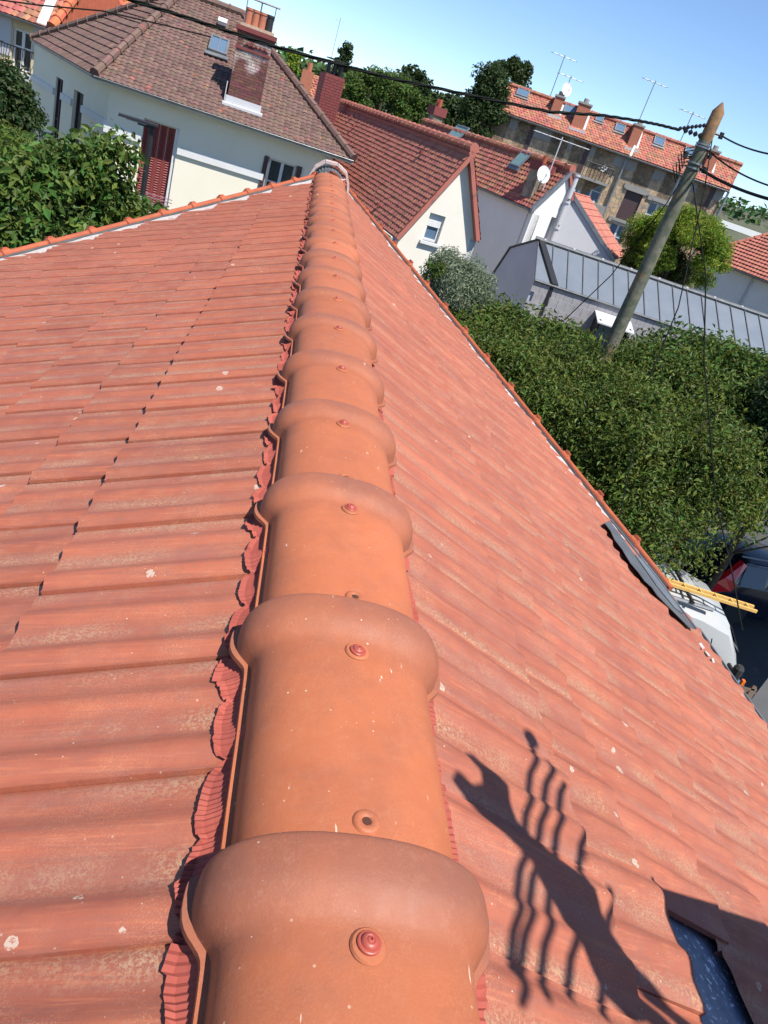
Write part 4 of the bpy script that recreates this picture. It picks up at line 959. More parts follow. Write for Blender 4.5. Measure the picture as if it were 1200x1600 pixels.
qa, qb = fgz.pt(*pts[1]), fgz.pt(*pts[2]); qc = fgz.pt(*pts[3])
m = MB(); m.prism([qa-fgz.n*.1, qb-fgz.n*.1, qb-fgz.n*.1+dl*Lz+Vector((0, 2, 0)), qa+dl*Lz], (0, 0, -.03)); m.build('flat_roof', M_DARKZ, hz4)
# two dormer lights with raised pale flaps
for cx, cy in ((955, 500), (1130, 562)):
    u_, z_ = fzs.px(cx, cy); dm = MB(); w_ = 1.05
    fzs.bar(dm, u_-w_/2, u_+w_/2, z_-1.0, z_+.02, .0, .10); fzs.bar(dm, u_-w_/2, u_-w_/2+.06, z_-1., z_, .10, .62); fzs.bar(dm, u_+w_/2-.06, u_+w_/2, z_-1., z_, .10, .62)
    dob = dm.build('dormer', M_IRON, hz4)
    m = MB(); m.prism([fzs.pt(u_-w_/2-.08, z_+.10, .0), fzs.pt(u_+w_/2+.08, z_+.10, .0), fzs.pt(u_+w_/2+.08, z_-.10, .75), fzs.pt(u_-w_/2-.08, z_-.10, .75)], (0, 0, .04)); m.build('dormer_roof', M_PALEG, dob)
    m = MB(); fzs.bar(m, u_-w_/2+.08, u_+w_/2-.08, z_-.95, z_-.06, .12, .16); m.build('pane', M_GLASSB, dob)

# ------------------------------------------------------------------ long stone apartment block
S1, S2 = ath(780, 125, 52), ath(1157, 263, 52*1.02); S1.z = S2.z = (S1.z+S2.z)/2
T1, T2 = ath(755, 164, 50.3), ath(1141, 297, 50.3*1.02); T1.z = T2.z = (T1.z+T2.z)/2
hs_ = thing('stone_apartment_block', 'long brown rubble stone apartment block with red tile roof and blue windows', 'apartment block', ((T1+T2).x/2, (T1+T2).y/2+3, GZ))
fS = Face(T1, T2)
back = -fS.n
roof_sheet('roof_tiles', [T1, T2, S2, S1], T2-T1, M_REDR2, hs_, tw=.2, gauge=.19, amp=.02, step=.02, ns=3)
bk1, bk2 = T1+back*8, T2+back*8
roof_sheet('roof_tiles', [S1, S2, bk2, bk1], T2-T1, M_REDR2, hs_, tw=.5, gauge=.5, amp=.03, step=.03, ns=3)
ridge_tiles(S1+Vector((0, 0, .08)), S2+Vector((0, 0, .08)), hs_, M_REDR2, .12, .45)
OFF = .35
fW = Face(T1+back*OFF+fS.u*.15, T2+back*OFF-fS.u*.15)
zt_ = T1.z-.12
def wn(px_, py_, w_, h_): u, z = fW.px(px_, py_); return (u-w_/2, u+w_/2, z-h_/2, z+h_/2)
W_ = {'a': wn(780, 196, 1.05, 2.0), 'b': wn(818, 211, 1.05, 2.0), 'c': wn(873, 225, 1.05, 2.0), 'd': wn(905, 240, 1.05, 2.0), 'e': wn(941, 252, 1.15, 2.1), 'f': wn(1004, 274, 1.05, 1.75), 'g': wn(1048, 290, 1.05, 1.9), 'h': wn(1099, 306, 1.05, 1.9),
      'i': wn(925, 297, 1.2, 1.2), 'j': wn(983, 323, 1.05, 1.75), 'k': wn(1021, 338, 1.05, 1.5), 'l': wn(960, 370, 1.05, 1.5), 'm': wn(1068, 352, 1.05, 1.5)}
fW.wall('wall', [(0, GZ), (fW.L, GZ), (fW.L, zt_), (0, zt_)], [v for v in W_.values()], M_STONEW, hs_, .3)
for nm, q in W_.items():
    if nm in 'fj':
        m = MB(); fW.bar(m, q[0], q[1], q[2], q[3], -.14, -.08); m.build('closed_shutter', M_SHUTB, hs_)
    elif nm == 'e':
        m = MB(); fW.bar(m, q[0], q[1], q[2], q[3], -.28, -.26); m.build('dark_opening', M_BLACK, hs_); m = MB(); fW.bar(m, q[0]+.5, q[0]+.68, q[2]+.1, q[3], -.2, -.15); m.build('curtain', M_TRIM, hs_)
    else:
        wd = fW.window(*q, hs_, nx=2, ny=2, w=-.16, th=.07, glass=M_GLASSB)
    m = MB(); fW.bar(m, q[0]-.12, q[1]+.12, q[2]-.10, q[2], -.1, .10); m.build('sill', M_BAND, hs_)
    if nm in 'bdgh': m = MB(); fW.bar(m, q[1]-.28, q[1]+.0, q[2], q[3], -.12, .02); m.build('folded_shutter', M_SHUTB if nm in 'bdh' else M_PALEG, hs_)
keys = sorted([W_[k] for k in 'abcdefgh'])
edges = [(-.0, keys[0][0])]+[(keys[i][1], keys[i+1][0]) for i in range(7)]+[(keys[7][1], fW.L)]
for a, b in edges:
    m = MB(); fW.bar(m, a+.03, b-.03, zt_-.62, zt_, 0, .06); m.build('cement_band', M_BAND, hs_)
for nm in 'jkl':
    q = W_[nm]; m = MB(); fW.bar(m, q[0]-.25, q[1]+.25, q[3]+.02, q[3]+.30, 0, .07); m.build('lintel', M_BAND, hs_)
gutter(T1-Vector((0, 0, .06)), T2-Vector((0, 0, .06)), hs_, .09)
def drain(p0, p1, name='drain_pipe'):
    (u0, z0), (u1, z1) = fW.px(*p0), fW.px(*p1); m = MB(); m.tube([fW.pt(u0, z0, .12), fW.pt(u0, z1, .12)], .07, 7); m.build(name, M_ZINC, hs_, True)
drain((978, 250), (935, 350)); drain((1138, 300), (1108, 352))
q = W_['e']; m = MB(); fW.bar(m, q[0]-.35, q[1]+.25, q[2]-.16, q[2]-.02, .02, .85); m.build('balcony_slab', M_BAND, hs_)
m = MB()
for i in range(9): u = q[0]-.3+i*(q[1]-q[0]+.5)/8; m.tube([fW.pt(u, q[2]-.02, .8), fW.pt(u, q[2]+.8, .8)], .02, 4)
m.tube([fW.pt(q[0]-.35, q[2]+.8, .8), fW.pt(q[1]+.25, q[2]+.8, .8)], .03, 5); m.build('balcony_rail', M_IRON, hs_)
leaves('white_flowers', [((fW.pt(q[0]+.75, q[2]+.7, .9)), (.22, .22, .2))], 60, .08, M_TRIM, hs_, kind='stuff')
q = W_['i']; m = MB(); fW.bar(m, q[0]-.3, q[1]+.5, q[2]-1.0, q[2]-.02, .02, .9); m.build('balcony_parapet', M_BAND, hs_)
for i, mt in enumerate((M_GLASSB, M_REDL, M_TRIM, M_PALEG)):
    m = MB(); u = q[0]-.25+i*.22; fW.bar(m, u, u+.18, q[2]-.25-.5*(i % 2), q[2]+.35-.2*i, .92, .95); m.build('hanging_laundry', mt, hs_)
m = MB(); fW.bar(m, q[1]+.5, q[1]+.62, q[2]-3.2, q[2]-.9, 0, .5); m.build('white_pilaster', M_CREAM, hs_)
for nm_, d_ in (('end', S2),):
    fE = Face(T2+back*OFF-fS.u*.15, bk2-fS.u*.15-back*OFF); fE.wall('gable_wall', [(0, GZ), (fE.L, GZ), (fE.L, zt_), (fE.L/2, S1.z-.15), (0, zt_)], [], M_STONEW, hs_)
fE = Face(bk1+fS.u*.15-back*OFF, T1+back*OFF+fS.u*.15); fE.wall('gable_wall', [(0, GZ), (fE.L, GZ), (fE.L, zt_), (fE.L/2, S1.z-.15), (0, zt_)], [], M_STONEW, hs_)
nS = (T2-T1).cross(S1-T1).normalized(); nS = nS if nS.z > 0 else -nS; uS = nS.cross(fS.u); uS = uS if uS.z > 0 else -uS
for cx, cy, w_ in ((817, 146, .75), (891, 173, .8), (936, 187, .5), (968, 202, .6), (1029, 223, .65), (1077, 240, .65)):
    skylight(hs_, T1, nS, fS.u, uS, (cx, cy), w_, w_*1.05, M_GLASSB, False)
k_ = 0
for bx, by, tx, ty, w_, lab in ((765, 152, 777, 122, .75, 'leftmost broad orange chimney of the stone block'), (866, 178, 872, 151, .55, 'orange chimney with a white dish left of the pink one on the stone block'), (901, 200, 913, 163, .75, 'wide pink chimney near the middle of the stone block roof'), (986, 230, 998, 197, .55, 'orange chimney beside the white roof joint of the stone block'), (1104, 268, 1114, 236, .55, 'last orange chimney on the right end of the stone block roof')):
    c = onplane(bx, by, T1, nS); f_ = Face(c-fS.u*w_/2, c+fS.u*w_/2); tz = onplane(tx, ty, f_.P, f_.n).z
    t = thing('roof_chimney', lab, 'chimney', tuple(c), 'chimneys on the stone block roof'); m = MB(); m.box(f_.pt(0, c.z-.5), f_.u*w_, -f_.n*1.0, (0, 0, tz-c.z+.5)); m.build('stack', M_OBRICK, t)
    m = MB(); m.box(f_.pt(-.05, tz, .05), f_.u*(w_+.1), -f_.n*1.1, (0, 0, .10)); m.tube([f_.pt(w_/2, tz+.1, -.5), f_.pt(w_/2, tz+.34, -.5)], .17, 8); m.build('cap', M_BAND, t)
    m = MB(); m.box(f_.pt(w_, c.z-.15, .02), f_.u*.14, -f_.n*1.0+Vector((0, 0, .85)), (0, 0, .20)); m.box(f_.pt(-.1, c.z-.22, .06), f_.u*(w_+.3), f_.n*.2, (0, 0, .16)); m.build('flashing', M_PALEG, t)
a = onplane(985, 240, T1, nS); b_ = onplane(1004, 205, T1, nS); m = MB(); m.tube([a+nS*.05-uS*.3, b_+nS*.05+uS*.3], .08, 6); m.build('roof_joint', M_TRIM, hs_)
c = onplane(877, 161, T1, nS)+fS.n*.4; dish('satellite_dish', 'small white satellite dish beside the orange chimney of the stone block', tuple(c+Vector((0, 0, .7))), (.3, -1, .3), .34)
for bx, by, tx, lab, h_ in ((859, 152, 1, 'tall thin aerial left of the pink chimney on the stone block', 2.3), (878, 158, 1, 'lower thin aerial right of the tall one on the stone block', 1.4), (997, 192, 1, 'thin aerial standing over the middle of the stone block', 2.3), (1062, 223, 1, 'thin aerial just left of the pole on the stone block', 1.7)):
    c = ath(bx, by, 52.5); yagi('roof_aerial', lab, tuple(c), h_, 1.6, (1, .1, .0), nel=5, el=.5, r=.022, group='aerials on the stone block roof')

# ------------------------------------------------------------------ house at far right
H1, H2 = atz(1089, 397, -1.3), atz(1230, 452, -1.3)
hh = thing('right_edge_house', 'pale house with ribbed red tile roof cut off by the right edge of the photo', 'house', (H2.x, H2.y+3, GZ))
fR = Face(H1, H2); inR = -fR.n
H3 = onplane(1230, 359, H1+inR*3.2, fR.n); H3.z = max(H3.z, .3); dR = (H2-H1).normalized()
H4 = H3+dR*3; H2b = H2+dR*3
roof_sheet('roof_tiles', [H1, H2b, H4, H3], dR, M_REDR, hh, tw=.22, gauge=.26, amp=.02, step=.06)
H5 = H1+inR*6.4
roof_sheet('roof_tiles', [H1, H3, H5], inR, M_REDR, hh, tw=.22, gauge=.26, amp=.02, step=.06)
ridge_tiles(H1+Vector((0, 0, .05)), H3+Vector((0, 0, .05)), hh, M_REDR, .09, .4)
gutter(H1, H2b, hh, .08)
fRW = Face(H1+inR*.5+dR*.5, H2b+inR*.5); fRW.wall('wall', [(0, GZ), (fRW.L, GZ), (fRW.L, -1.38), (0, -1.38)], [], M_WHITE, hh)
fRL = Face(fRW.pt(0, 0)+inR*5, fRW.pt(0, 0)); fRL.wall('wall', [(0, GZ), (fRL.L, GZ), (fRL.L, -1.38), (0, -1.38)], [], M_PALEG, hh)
m = MB(); m.prism([up(H1, -1.36), up(H2b, -1.36), up(H2b+inR*.5, -1.36), up(H1+inR*.5, -1.36)], (0, 0, .03)); m.build('soffit', M_TRIM, hh)
u_, z_ = fRW.px(1170, 450); m = MB(); m.tube([fRW.pt(u_, -1.4, .1), fRW.pt(u_, GZ, .1)], .05, 7); m.build('downpipe', M_PALEG, hh, True)

# white balconied block on the hill, far right
c1 = ath(1118, 352, 118); fM = Face(c1, c1+Vector((12.5, -3.4, 0)))
hm = thing('white_modern_block', 'low white apartment block with long balconies far off at right', 'apartment block', (c1.x+6, c1.y, c1.z-9))
u1_, zt1_ = fM.px(1180, 356); _, zb_ = fM.px(1118, 372)
for j in range(4):
    z_ = c1.z+.9-j*1.75; m = MB(); fM.bar(m, 0, 7.4, z_-.75, z_, -6, 1.0); m.build('balcony_band', M_WHITE, hm); m = MB(); fM.bar(m, .2, 7.2, z_-1.75, z_-.75, -6, -.2); m.build('window_band', M_GLASSB, hm)
m = MB(); fM.bar(m, .0, 7.4, c1.z-9, c1.z-6.2, -6, .2); m.build('wall', M_WHITE, hm)

# cream brick house at upper left corner
X1, X2 = ath(0, 18, 34), ath(80, 46, 33); X1.z = X2.z = X2.z
hx = thing('yellow_brick_house', 'yellow brick house with red and orange tile roof at the upper left corner', 'house', (X1.x, X1.y+3, GZ))
fX = Face(X1-(X2-X1)*1.2, X2); iX = -fX.n
zx = X2.z; Rk = X2+iX*3.2+Vector((.0, 0, 2.6)); Rk0 = Rk-fX.u*(fX.L-2.5)
fXw = Face(fX.pt(0, 0)+iX*.35, fX.pt(fX.L, 0)+iX*.35-fX.u*.2)
a_, zt2 = fXw.px(21, 42); b_, zb2 = fXw.px(41, 47); zb2 = fXw.px(14, 105)[1]
fXw.wall('wall', [(0, GZ), (fXw.L, GZ), (fXw.L, zx-.05), (0, zx-.05)], [(a_, b_+.25, zb2, zt2)], M_YBRICK, hx, .3)
fXw.window(a_, b_+.25, zb2, zt2, hx, nx=2, w=-.1, th=.07, split=zt2-.55)
m = MB(); fXw.bar(m, 0, a_-.05, zt2-.95, zx-.1, 0, .03); fXw.bar(m, b_+.30, fXw.L, zt2-.5, zx-.1, 0, .03); m.build('grey_frieze', M_PALEG, hx); hx.children[-1]['kind'] = 'stuff'
_, zz1 = fXw.px(30, 132)
for zq in (zz1, zz1-1.0): m = MB(); fXw.bar(m, 0, fXw.L, zq-.2, zq, 0, .10); m.build('white_course', M_TRIM, hx)
m = MB(); u0, u1 = a_-.35, b_+.55
for z_ in (zb2+.05, zb2+.75): m.tube([fXw.pt(u0, z_, .02), fXw.pt(u0, z_, .45), fXw.pt(u1, z_, .45), fXw.pt(u1, z_, .02)], .02, 5)
for i in range(13): u = u0+(u1-u0)*i/12; m.tube([fXw.pt(u, zb2+.05, .45), fXw.pt(u+.04*math.sin(i), zb2+.4, .50), fXw.pt(u, zb2+.75, .45)], .012, 4)
m.build('balcony_rail', M_IRON, hx); m = MB(); fXw.bar(m, u0-.05, u1+.05, zb2-.22, zb2-.02, .0, .55); m.build('balcony_slab', M_PALEG, hx)
roof_sheet('roof_tiles', [fX.pt(0, zx), X2, Rk, Rk0], fX.u, M_REDR2, hx, tw=.22, gauge=.3, amp=.02, step=.03)
roof_sheet('roof_tiles', [X2, X2+iX*6.4, Rk], iX, M_ORR, hx, tw=.22, gauge=.3, amp=.02, step=.03)
ridge_tiles(X2+Vector((0, 0, .08)), Rk+Vector((0, 0, .08)), hx, M_ORR, .16, .4)
gutter(fX.pt(0, zx-.02), up(X2, zx-.02), hx, .07)
v0 = fX.pt(fX.L-.55, zx, .0)+Vector((0, 0, .05)); v1 = v0+iX*3.0+Vector((-.75, 0, 2.5)); m = MB(); m.box(v0, fX.u*.36, v1-v0, (0, 0, .04)); m.build('zinc_valley', M_TRIM, hx)
fX2 = Face(X2-fX.u*.2+iX*.35, X2-fX.u*.2+iX*6); fX2.wall('wall', [(0, GZ), (fX2.L, GZ), (fX2.L, zx-.05), (0, zx-.05)], [], M_PALEG, hx)
Y1 = ath(122, 5, 42); 
hy = thing('orange_roof_house', 'house with bright orange roof and pink eaves, glimpsed above the brown roof at top left', 'house', (Y1.x, Y1.y+3, GZ))
fY = Face(ath(95, 8, 42), ath(175, 34, 42)); iy = -fY.n; zy = fY.px(130, 22)[1]
roof_sheet('roof_tiles', [fY.pt(-1, zy), fY.pt(fY.L+2, zy), fY.pt(fY.L+2, zy+2.4, -3.2), fY.pt(-1, zy+2.4, -3.2)], fY.u, M_ORR, hy, tw=.3, gauge=.35, amp=.03, step=.03)
m = MB(); fY.bar(m, -1, fY.L+2, zy-.25, zy-.05, -.3, .02); m.build('pink_fascia', material('pink_paint', (.70, .36, .32), .7), hy); m = MB(); fY.bar(m, -.8, fY.L+1.8, GZ, zy-.27, -6, -.35); m.build('wall', M_PALEG, hy)

# small roof with twin chimneys on the hill, between the brown roof and the plum chimney
c = ath(489, 118, 70); hz7 = thing('hill_house', 'small orange roofed house with brick chimney among hillside trees', 'house', (c.x, c.y+3, c.z-6))
fZ = Face(ath(470, 140, 70), ath(515, 158, 70)); z7 = fZ.px(490, 150)[1]
roof_sheet('roof_tiles', [fZ.pt(-1, z7-.8), fZ.pt(5, z7-.8), fZ.pt(4.6, z7+1.5, -3), fZ.pt(.2, z7+1.5, -3)], fZ.u, M_REDR2, hz7, tw=.3, gauge=.3, amp=.05, step=.05)
m = MB(); fZ.bar(m, -.7, 4.7, z7-6, z7-.85, -5, -.3); m.build('wall', M_PALEG, hz7)
m = MB(); fZ.bar(m, -.2, .75, z7-.6, fZ.px(476, 108)[1], -1.6, -.6); m.build('chimney', M_OBRICK, hz7); m = MB(); q = fZ.pt(.3, fZ.px(476, 108)[1], -1.1); m.tube([q, q+Vector((0, 0, .6))], .22, 8); m.build('chimney_pot', M_OBRICK, hz7, True)

# ------------------------------------------------------------------ trees and shrubs
# hill wood
cl = []
g = random.Random(5)
def hillclumps(px0, px1, prof, d0, d1, n, r):
    out = []
    for i in range(n):
        x = g.uniform(px0, px1); d = g.uniform(d0, d1); yt = prof(x)+g.uniform(0, 26); p = ath(x, yt, d); rr = r*g.uniform(.6, 1.3)*d/130
        out.append(((p.x, p.y, p.z-rr*.8), (rr, rr, rr)))
        out.append(((p.x, p.y, p.z-rr*2.3), (rr*1.2, rr*1.2, rr*1.3)))
    return out
prof1 = lambda x: np.interp(x, [330, 430, 480, 560, 600, 640, 680, 700, 760], [62, 78, 92, 112, 140, 165, 185, 195, 215])
cl1 = hillclumps(330, 770, prof1, 110, 190, 190, 4.2)
leaves('wooded_hillside', cl1, 70000, 1.0, M_LF6, None, shell=.5, aspect=.8); o = bpy.data.objects['wooded_hillside']; tag(o, 'dark wooded hillside rising behind the red roofs in the middle', 'wood', kind='stuff')
prof2 = lambda x: np.interp(x, [1100, 1140, 1180, 1230, 1300], [312, 318, 330, 345, 372])
cl2 = hillclumps(1090, 1330, prof2, 130, 200, 170, 5.5)
leaves('far_wood', cl2, 70000, 1.1, M_LF6, None, shell=.5, aspect=.8); o = bpy.data.objects['far_wood']; tag(o, 'dark wood on the skyline behind the white block at right', 'wood', kind='stuff')
m = MB()
for c_, r_ in cl1[::2]+cl2[::2]:
    if r_[0] > 2: m.tube([(c_[0], c_[1], HZ(c_[0], c_[1])-1), c_], .3, 5, False)
o = m.build('wood_trunks', M_BARK); tag(o, 'trunks of the wooded hillside', 'wood', kind='stuff')
def T(name, label, px_, py_, d, rad_, mat, n, size, nc, cr_, seed, base=None, **k):
    c = ath(px_, py_, d); b = HZ(c.x, c.y) if base is None else base
    return tree(name, label, 'tree', c, rad_, mat, n, size, nc, cr_, seed, base=b, **k)
T('round_tree', 'rounded light green tree behind the ridge of the red tiled house', 592, 175, 48, (2.9, 2.2, 1.9), M_LF1, 34000, .16, 90, .5, 21)
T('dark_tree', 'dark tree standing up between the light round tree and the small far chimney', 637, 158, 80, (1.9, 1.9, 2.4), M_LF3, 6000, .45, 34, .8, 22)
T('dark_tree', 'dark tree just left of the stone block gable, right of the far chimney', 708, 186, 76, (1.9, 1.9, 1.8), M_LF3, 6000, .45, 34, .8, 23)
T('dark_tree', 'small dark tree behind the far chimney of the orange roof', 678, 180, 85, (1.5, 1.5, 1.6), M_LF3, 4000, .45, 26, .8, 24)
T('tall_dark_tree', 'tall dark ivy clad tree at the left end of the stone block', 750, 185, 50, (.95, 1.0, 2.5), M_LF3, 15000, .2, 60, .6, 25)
T('poplar_tree', 'feathery dark tree top rising behind the left chimney of the stone block', 790, 140, 62, (1.5, 1.2, 1.9), M_LF3, 9000, .24, 26, .5, 26)
ct = ath(531, 100, 60); T('spiry_conifer', 'thin dark conifer tip behind the plum chimney', 532, 106, 60, (.40, .40, 1.7), M_LF3, 1700, .24, 15, .30, 27)
T('golden_conifer', 'tiny yellow green conifer on the hillside left of the far brick chimney', 455, 112, 95, (.5, .5, 2.2), M_LF4, 1500, .4, 16, .5, 28)
T('bamboo_clump', 'yellow green feathery tree behind the utility pole', 1056, 398, 31, (1.7, 1.5, 1.4), M_LF4, 42000, .13, 70, .40, 29, aspect=.3)
T('bamboo_foot_tree', 'darker green tree filling the left foot of the yellow green tree', 1015, 425, 31.5, (1.1, 1.0, 1.05), M_LF2, 12000, .16, 50, .45, 30, aspect=.35)  # second crown in a darker leaf green at the foot
# big trees on the right, beside the house
def tp(px_, py_, d): return ath(px_, py_, d)
BT = thing('leafy_street_tree', 'big leafy tree filling the right of the photo between the roof and the street', 'tree', (6.2, 10.6, GZ))
spots = [((905, 750), 12.5, (2.1, 2.0, 1.7)), ((975, 728), 13.5, (1.85, 1.9, 1.45)), ((925, 612), 14.8, (1.8, 1.3, .62)), ((1040, 610), 15.2, (1.2, 1.0, .5)), ((1105, 785), 12.9, (.85, .8, .55)), ((1045, 702), 12.6, (1.05, 1.2, 1.0)), ((800, 640), 13.5, (1.35, 1.5, 1.0)), ((975, 795), 11.6, (.85, 1.0, .8)), ((870, 665), 14.5, (1.6, 1.6, .9)), ((965, 860), 10.8, (.6, .6, .7)), ((735, 560), 13.5, (.8, .9, .6))]
cl = []
for (q, d, r_) in spots: cl += sub_clumps(tp(*q, d), r_, int(26*r_[0]*r_[1]), .50, int(q[0]), fill=.35)
leaves('crown', cl, 160000, .092, M_LF2, BT, shell=.9, aspect=.40)
m = MB(); m.tube([(6.2, 10.6, GZ-.2), (6.25, 10.7, GZ+1.6), (6.1, 11.2, -4.2)], [.28, .22, .14], 9)
for c_, r_ in cl[::6]: m.tube([(6.25, 10.7, GZ+1.4+random.random()), tuple((Vector(c_)+Vector((6.2, 10.8, GZ+2)))/2), c_], [.08, .05, .015], 5, False)
m.build('trunk', M_BARK, BT, True)
T('leafy_tree', 'second leafy tree, fresher green, beyond the big one at the right edge', 1128, 640, 17.0, (2.6, 2.0, .95), M_LF1, 60000, .13, 150, .55, 41, base=GZ, aspect=.42)
T('leafy_tree', 'dark green tree at the right edge under the fresher green one', 1232, 715, 15.5, (1.3, 1.5, 1.5), M_LF3, 22000, .13, 60, .55, 42, base=GZ, aspect=.42)
T('hedge_tree', 'low green tree along the foot of the grey building, left of the pole', 815, 565, 16.5, (2.3, 1.4, .75), M_LF2, 26000, .12, 80, .5, 43, base=GZ, aspect=.42)
T('olive_shrub', 'pale grey green shrub in front of the cream gable', 712, 455, 16.5, (.68, .7, .66), M_LF5, 16000, .085, 60, .28, 44, base=GZ, aspect=.3)
T('thin_sapling', 'thin leafy sapling sticking up in front of the cream gable at the verge', 668, 448, 13.5, (.18, .18, .55), M_LF2, 330, .085, 12, .16, 45, base=GZ)
# left trees
LT = thing('broadleaf_tree', 'large broad leaved tree at the left edge beyond the slanting verge', 'tree', (-5.5, 10.5, GZ))
spots = [((70, 375), 11.5, (1.25, 1.3, 1.1)), ((145, 372), 12.2, (.75, 1.0, .72)), ((10, 315), 12.5, (.9, 1.0, .7)), ((100, 335), 13.2, (.8, .9, .5)), ((185, 362), 12.6, (.42, .6, .34)), ((10, 380), 10.4, (.8, .9, .9))]
cl = []
for (q, d, r_) in spots: cl += sub_clumps(tp(*q, d), r_, int(34*r_[0]*r_[1])+8, .36, int(q[0])+9, fill=.4)
leaves('crown', cl, 62000, .125, M_LF1, LT, shell=.8, aspect=.48)
m = MB(); m.tube([(-5.5, 10.5, GZ-.2), (-5.4, 10.6, GZ+2), (-5.3, 10.8, -3.4)], [.25, .2, .12], 9)
for c_, r_ in cl[::5]: m.tube([(-5.4, 10.6, GZ+2+random.random()), tuple((Vector(c_)+Vector((-5.4, 10.7, GZ+3)))/2), c_], [.07, .045, .015], 5, False)
m.build('trunk', M_BARK, LT, True)
T('garden_shrub', 'dark green shrub against the yellow brick house at the left edge', -2, 172, 22, (.8, .8, .9), M_LF3, 14000, .14, 50, .4, 51, base=GZ)
T('garden_shrub', 'leafy bush low on the left, beside the wall with the dark windows', 0, 245, 17, (.5, .6, .4), M_LF2, 9000, .13, 34, .36, 52, base=GZ)

# ------------------------------------------------------------------ street lamp
c = ath(238, 196, 15.5)
lp = thing('street_lamp', 'slim black street lamp with flat head in front of the red shuttered door', 'street lamp', (c.x, c.y, GZ))
m = MB(); m.tube([(c.x, c.y, GZ), (c.x, c.y, c.z)], .05, 8); m.build('post', M_IRON, lp, True)
hd = (ath(197, 190, 15.5)-c); hd.z = 0; hd.normalize(); pp_ = Vector((-hd.y, hd.x, 0))
m = MB(); m.box(c+hd*-.10-pp_*.13+Vector((0, 0, .0)), hd*.68+Vector((0, 0, .0)), pp_*.26, (0, 0, .035)); m.box(c-hd*.05-pp_*.07-Vector((0, 0, .05)), hd*.3, pp_*.14, (0, 0, .05)); m.build('lamp_head', M_IRON, lp)
m = MB(); m.box(c+hd*.1-pp_*.08-Vector((0, 0, .02)), hd*.35, pp_*.16, (0, 0, .018)); m.build('lens', M_PALEG, lp)
m = MB(); z_ = c.z-1.45; m.box((c.x-.09, c.y-.10, z_), (.09, 0, 0), (0, .10, 0), (0, 0, .22)); m.build('control_box', M_TRIM, lp)

# ------------------------------------------------------------------ utility pole and cables
PD = 15.0
pt_ = ath(1128, 163, PD); zc_ = pt_.z
pb = Vector((pt_.x, pt_.y, GZ)); 
up_ = thing('utility_pole', 'leaning green stained wooden utility pole with pointed top rising from the trees', 'utility pole', tuple(pb))
Zp = lambda y_: onplane(1128, y_, pt_, Vector((fw.x, fw.y, 0))).z
top_ = pt_+Vector((0, 0, 0)); m = MB()
m.tube([pb, (pb.x, pb.y, -3.5), (pt_.x, pt_.y, zc_-.55)], [.165, .145, .105], 16); m.build('shaft', M_POLE, up_, True)
m = MB(); m.tube([(pt_.x, pt_.y, zc_-.56), (pt_.x, pt_.y, zc_-.12), (pt_.x, pt_.y, zc_+.03)], [.106, .102, .012], 16); m.build('worn_tip', M_WOODT, up_, True)
m = MB()
for dz in (.62, .66, .92, 1.0): m.tube([(pt_.x, pt_.y, zc_-dz), (pt_.x, pt_.y, zc_-dz-.025)], .128, 16)
m.build('steel_band', M_ZINC, up_, True)
rr_ = Vector((cr.x, cr.y, 0)).normalized()
for k_, (dz, dx) in enumerate(((.42, .16), (.75, .14), (.86, -.15), (.98, .15))):
    m = MB(); q = pt_+Vector((0, 0, -dz)); m.tube([q, q+rr_*dx*1.6], .02, 6); m.tube([q+rr_*dx*1.4-Vector((0, 0, .05)), q+rr_*dx*1.4+Vector((0, 0, .05))], .04, 8); m.build('insulator', M_IRON, up_, True)
m = MB()
for k_ in range(6): q = pt_+Vector((0, 0, -.7-.06*k_))-rr_*.12; m.tube([q, q-rr_*(.16+.03*(k_ % 3))-Vector((0, 0, .08)), q-rr_*.05-Vector((0, 0, .3))], .011, 4)
m.build('cable_loops', M_WIRE, up_); up_.children[-1]['kind'] = 'stuff'
for i in range(7):
    q = ath(1100-6.2*i, 196+.8*i, 14.95); m = MB(); m.tube([q-rr_*.028, q, q+rr_*.028], [.018, .038, .018], 8); m.build('bead_insulator', M_IRON, up_, True)
for i in range(4):
    q = ath(1094-7.5*i, 212-2.6*i, 14.95); m = MB(); m.tube([q-rr_*.035, q, q+rr_*.035], [.02, .05, .02], 8); m.build('bead_insulator', M_IRON, up_, True)
def cable(name, label, pts, r, n=24, sag=0., mat=None, twist=0):
    P_ = [Vector(p) for p in pts]; out = []
    for i in range(len(P_)-1):
        for k in range(n): t = k/n; q = P_[i].lerp(P_[i+1], t); q.z -= sag*4*t*(1-t); out.append(q)
    out.append(P_[-1]); m = MB()
    if twist:
        for ph in (0, 2.09, 4.19):
            m.tube([q+Vector((0, math.cos(i*twist+ph), math.sin(i*twist+ph)))*r*.75 for i, q in enumerate(out)], r*.62, 6, False)
    else: m.tube(out, r, 6)
    o = m.build(name, mat or M_WIRE, None, True); tag(o, label, 'cable'); 
    if twist: o['kind'] = 'stuff'; del o['kind']
    return o
aw = ath(1062, 203, 14.85)
b0 = ath(600, 120, 11.8); b1 = ath(180, -8, 11.0)
pm = ath(860, 175, 13.0)
cable('twisted_cable', 'thick twisted overhead cable running from the pole across the roofs to upper left', [aw, ath(1030, 195, 14.6), ath(1000, 189, 14.3), ath(940, 180, 13.7), pm, ath(730, 148, 12.4), b0, ath(430, 73, 11.4), ath(300, 30, 11.2), b1], .019, n=14, twist=.5)
cable('thin_cable', 'thin cable along the top left corner over the brown roof', [ath(-20, -3, 14), ath(60, 8, 14), ath(160, 17, 14), ath(260, 40, 14), ath(330, 58, 14)], .012, n=6)
q = pt_-Vector((0, 0, .42))+rr_*.25
cable('upper_wire', 'uppermost wire leaving the pole to the right edge', [q, ath(1230, 245, 12.5)], .014, sag=.05)
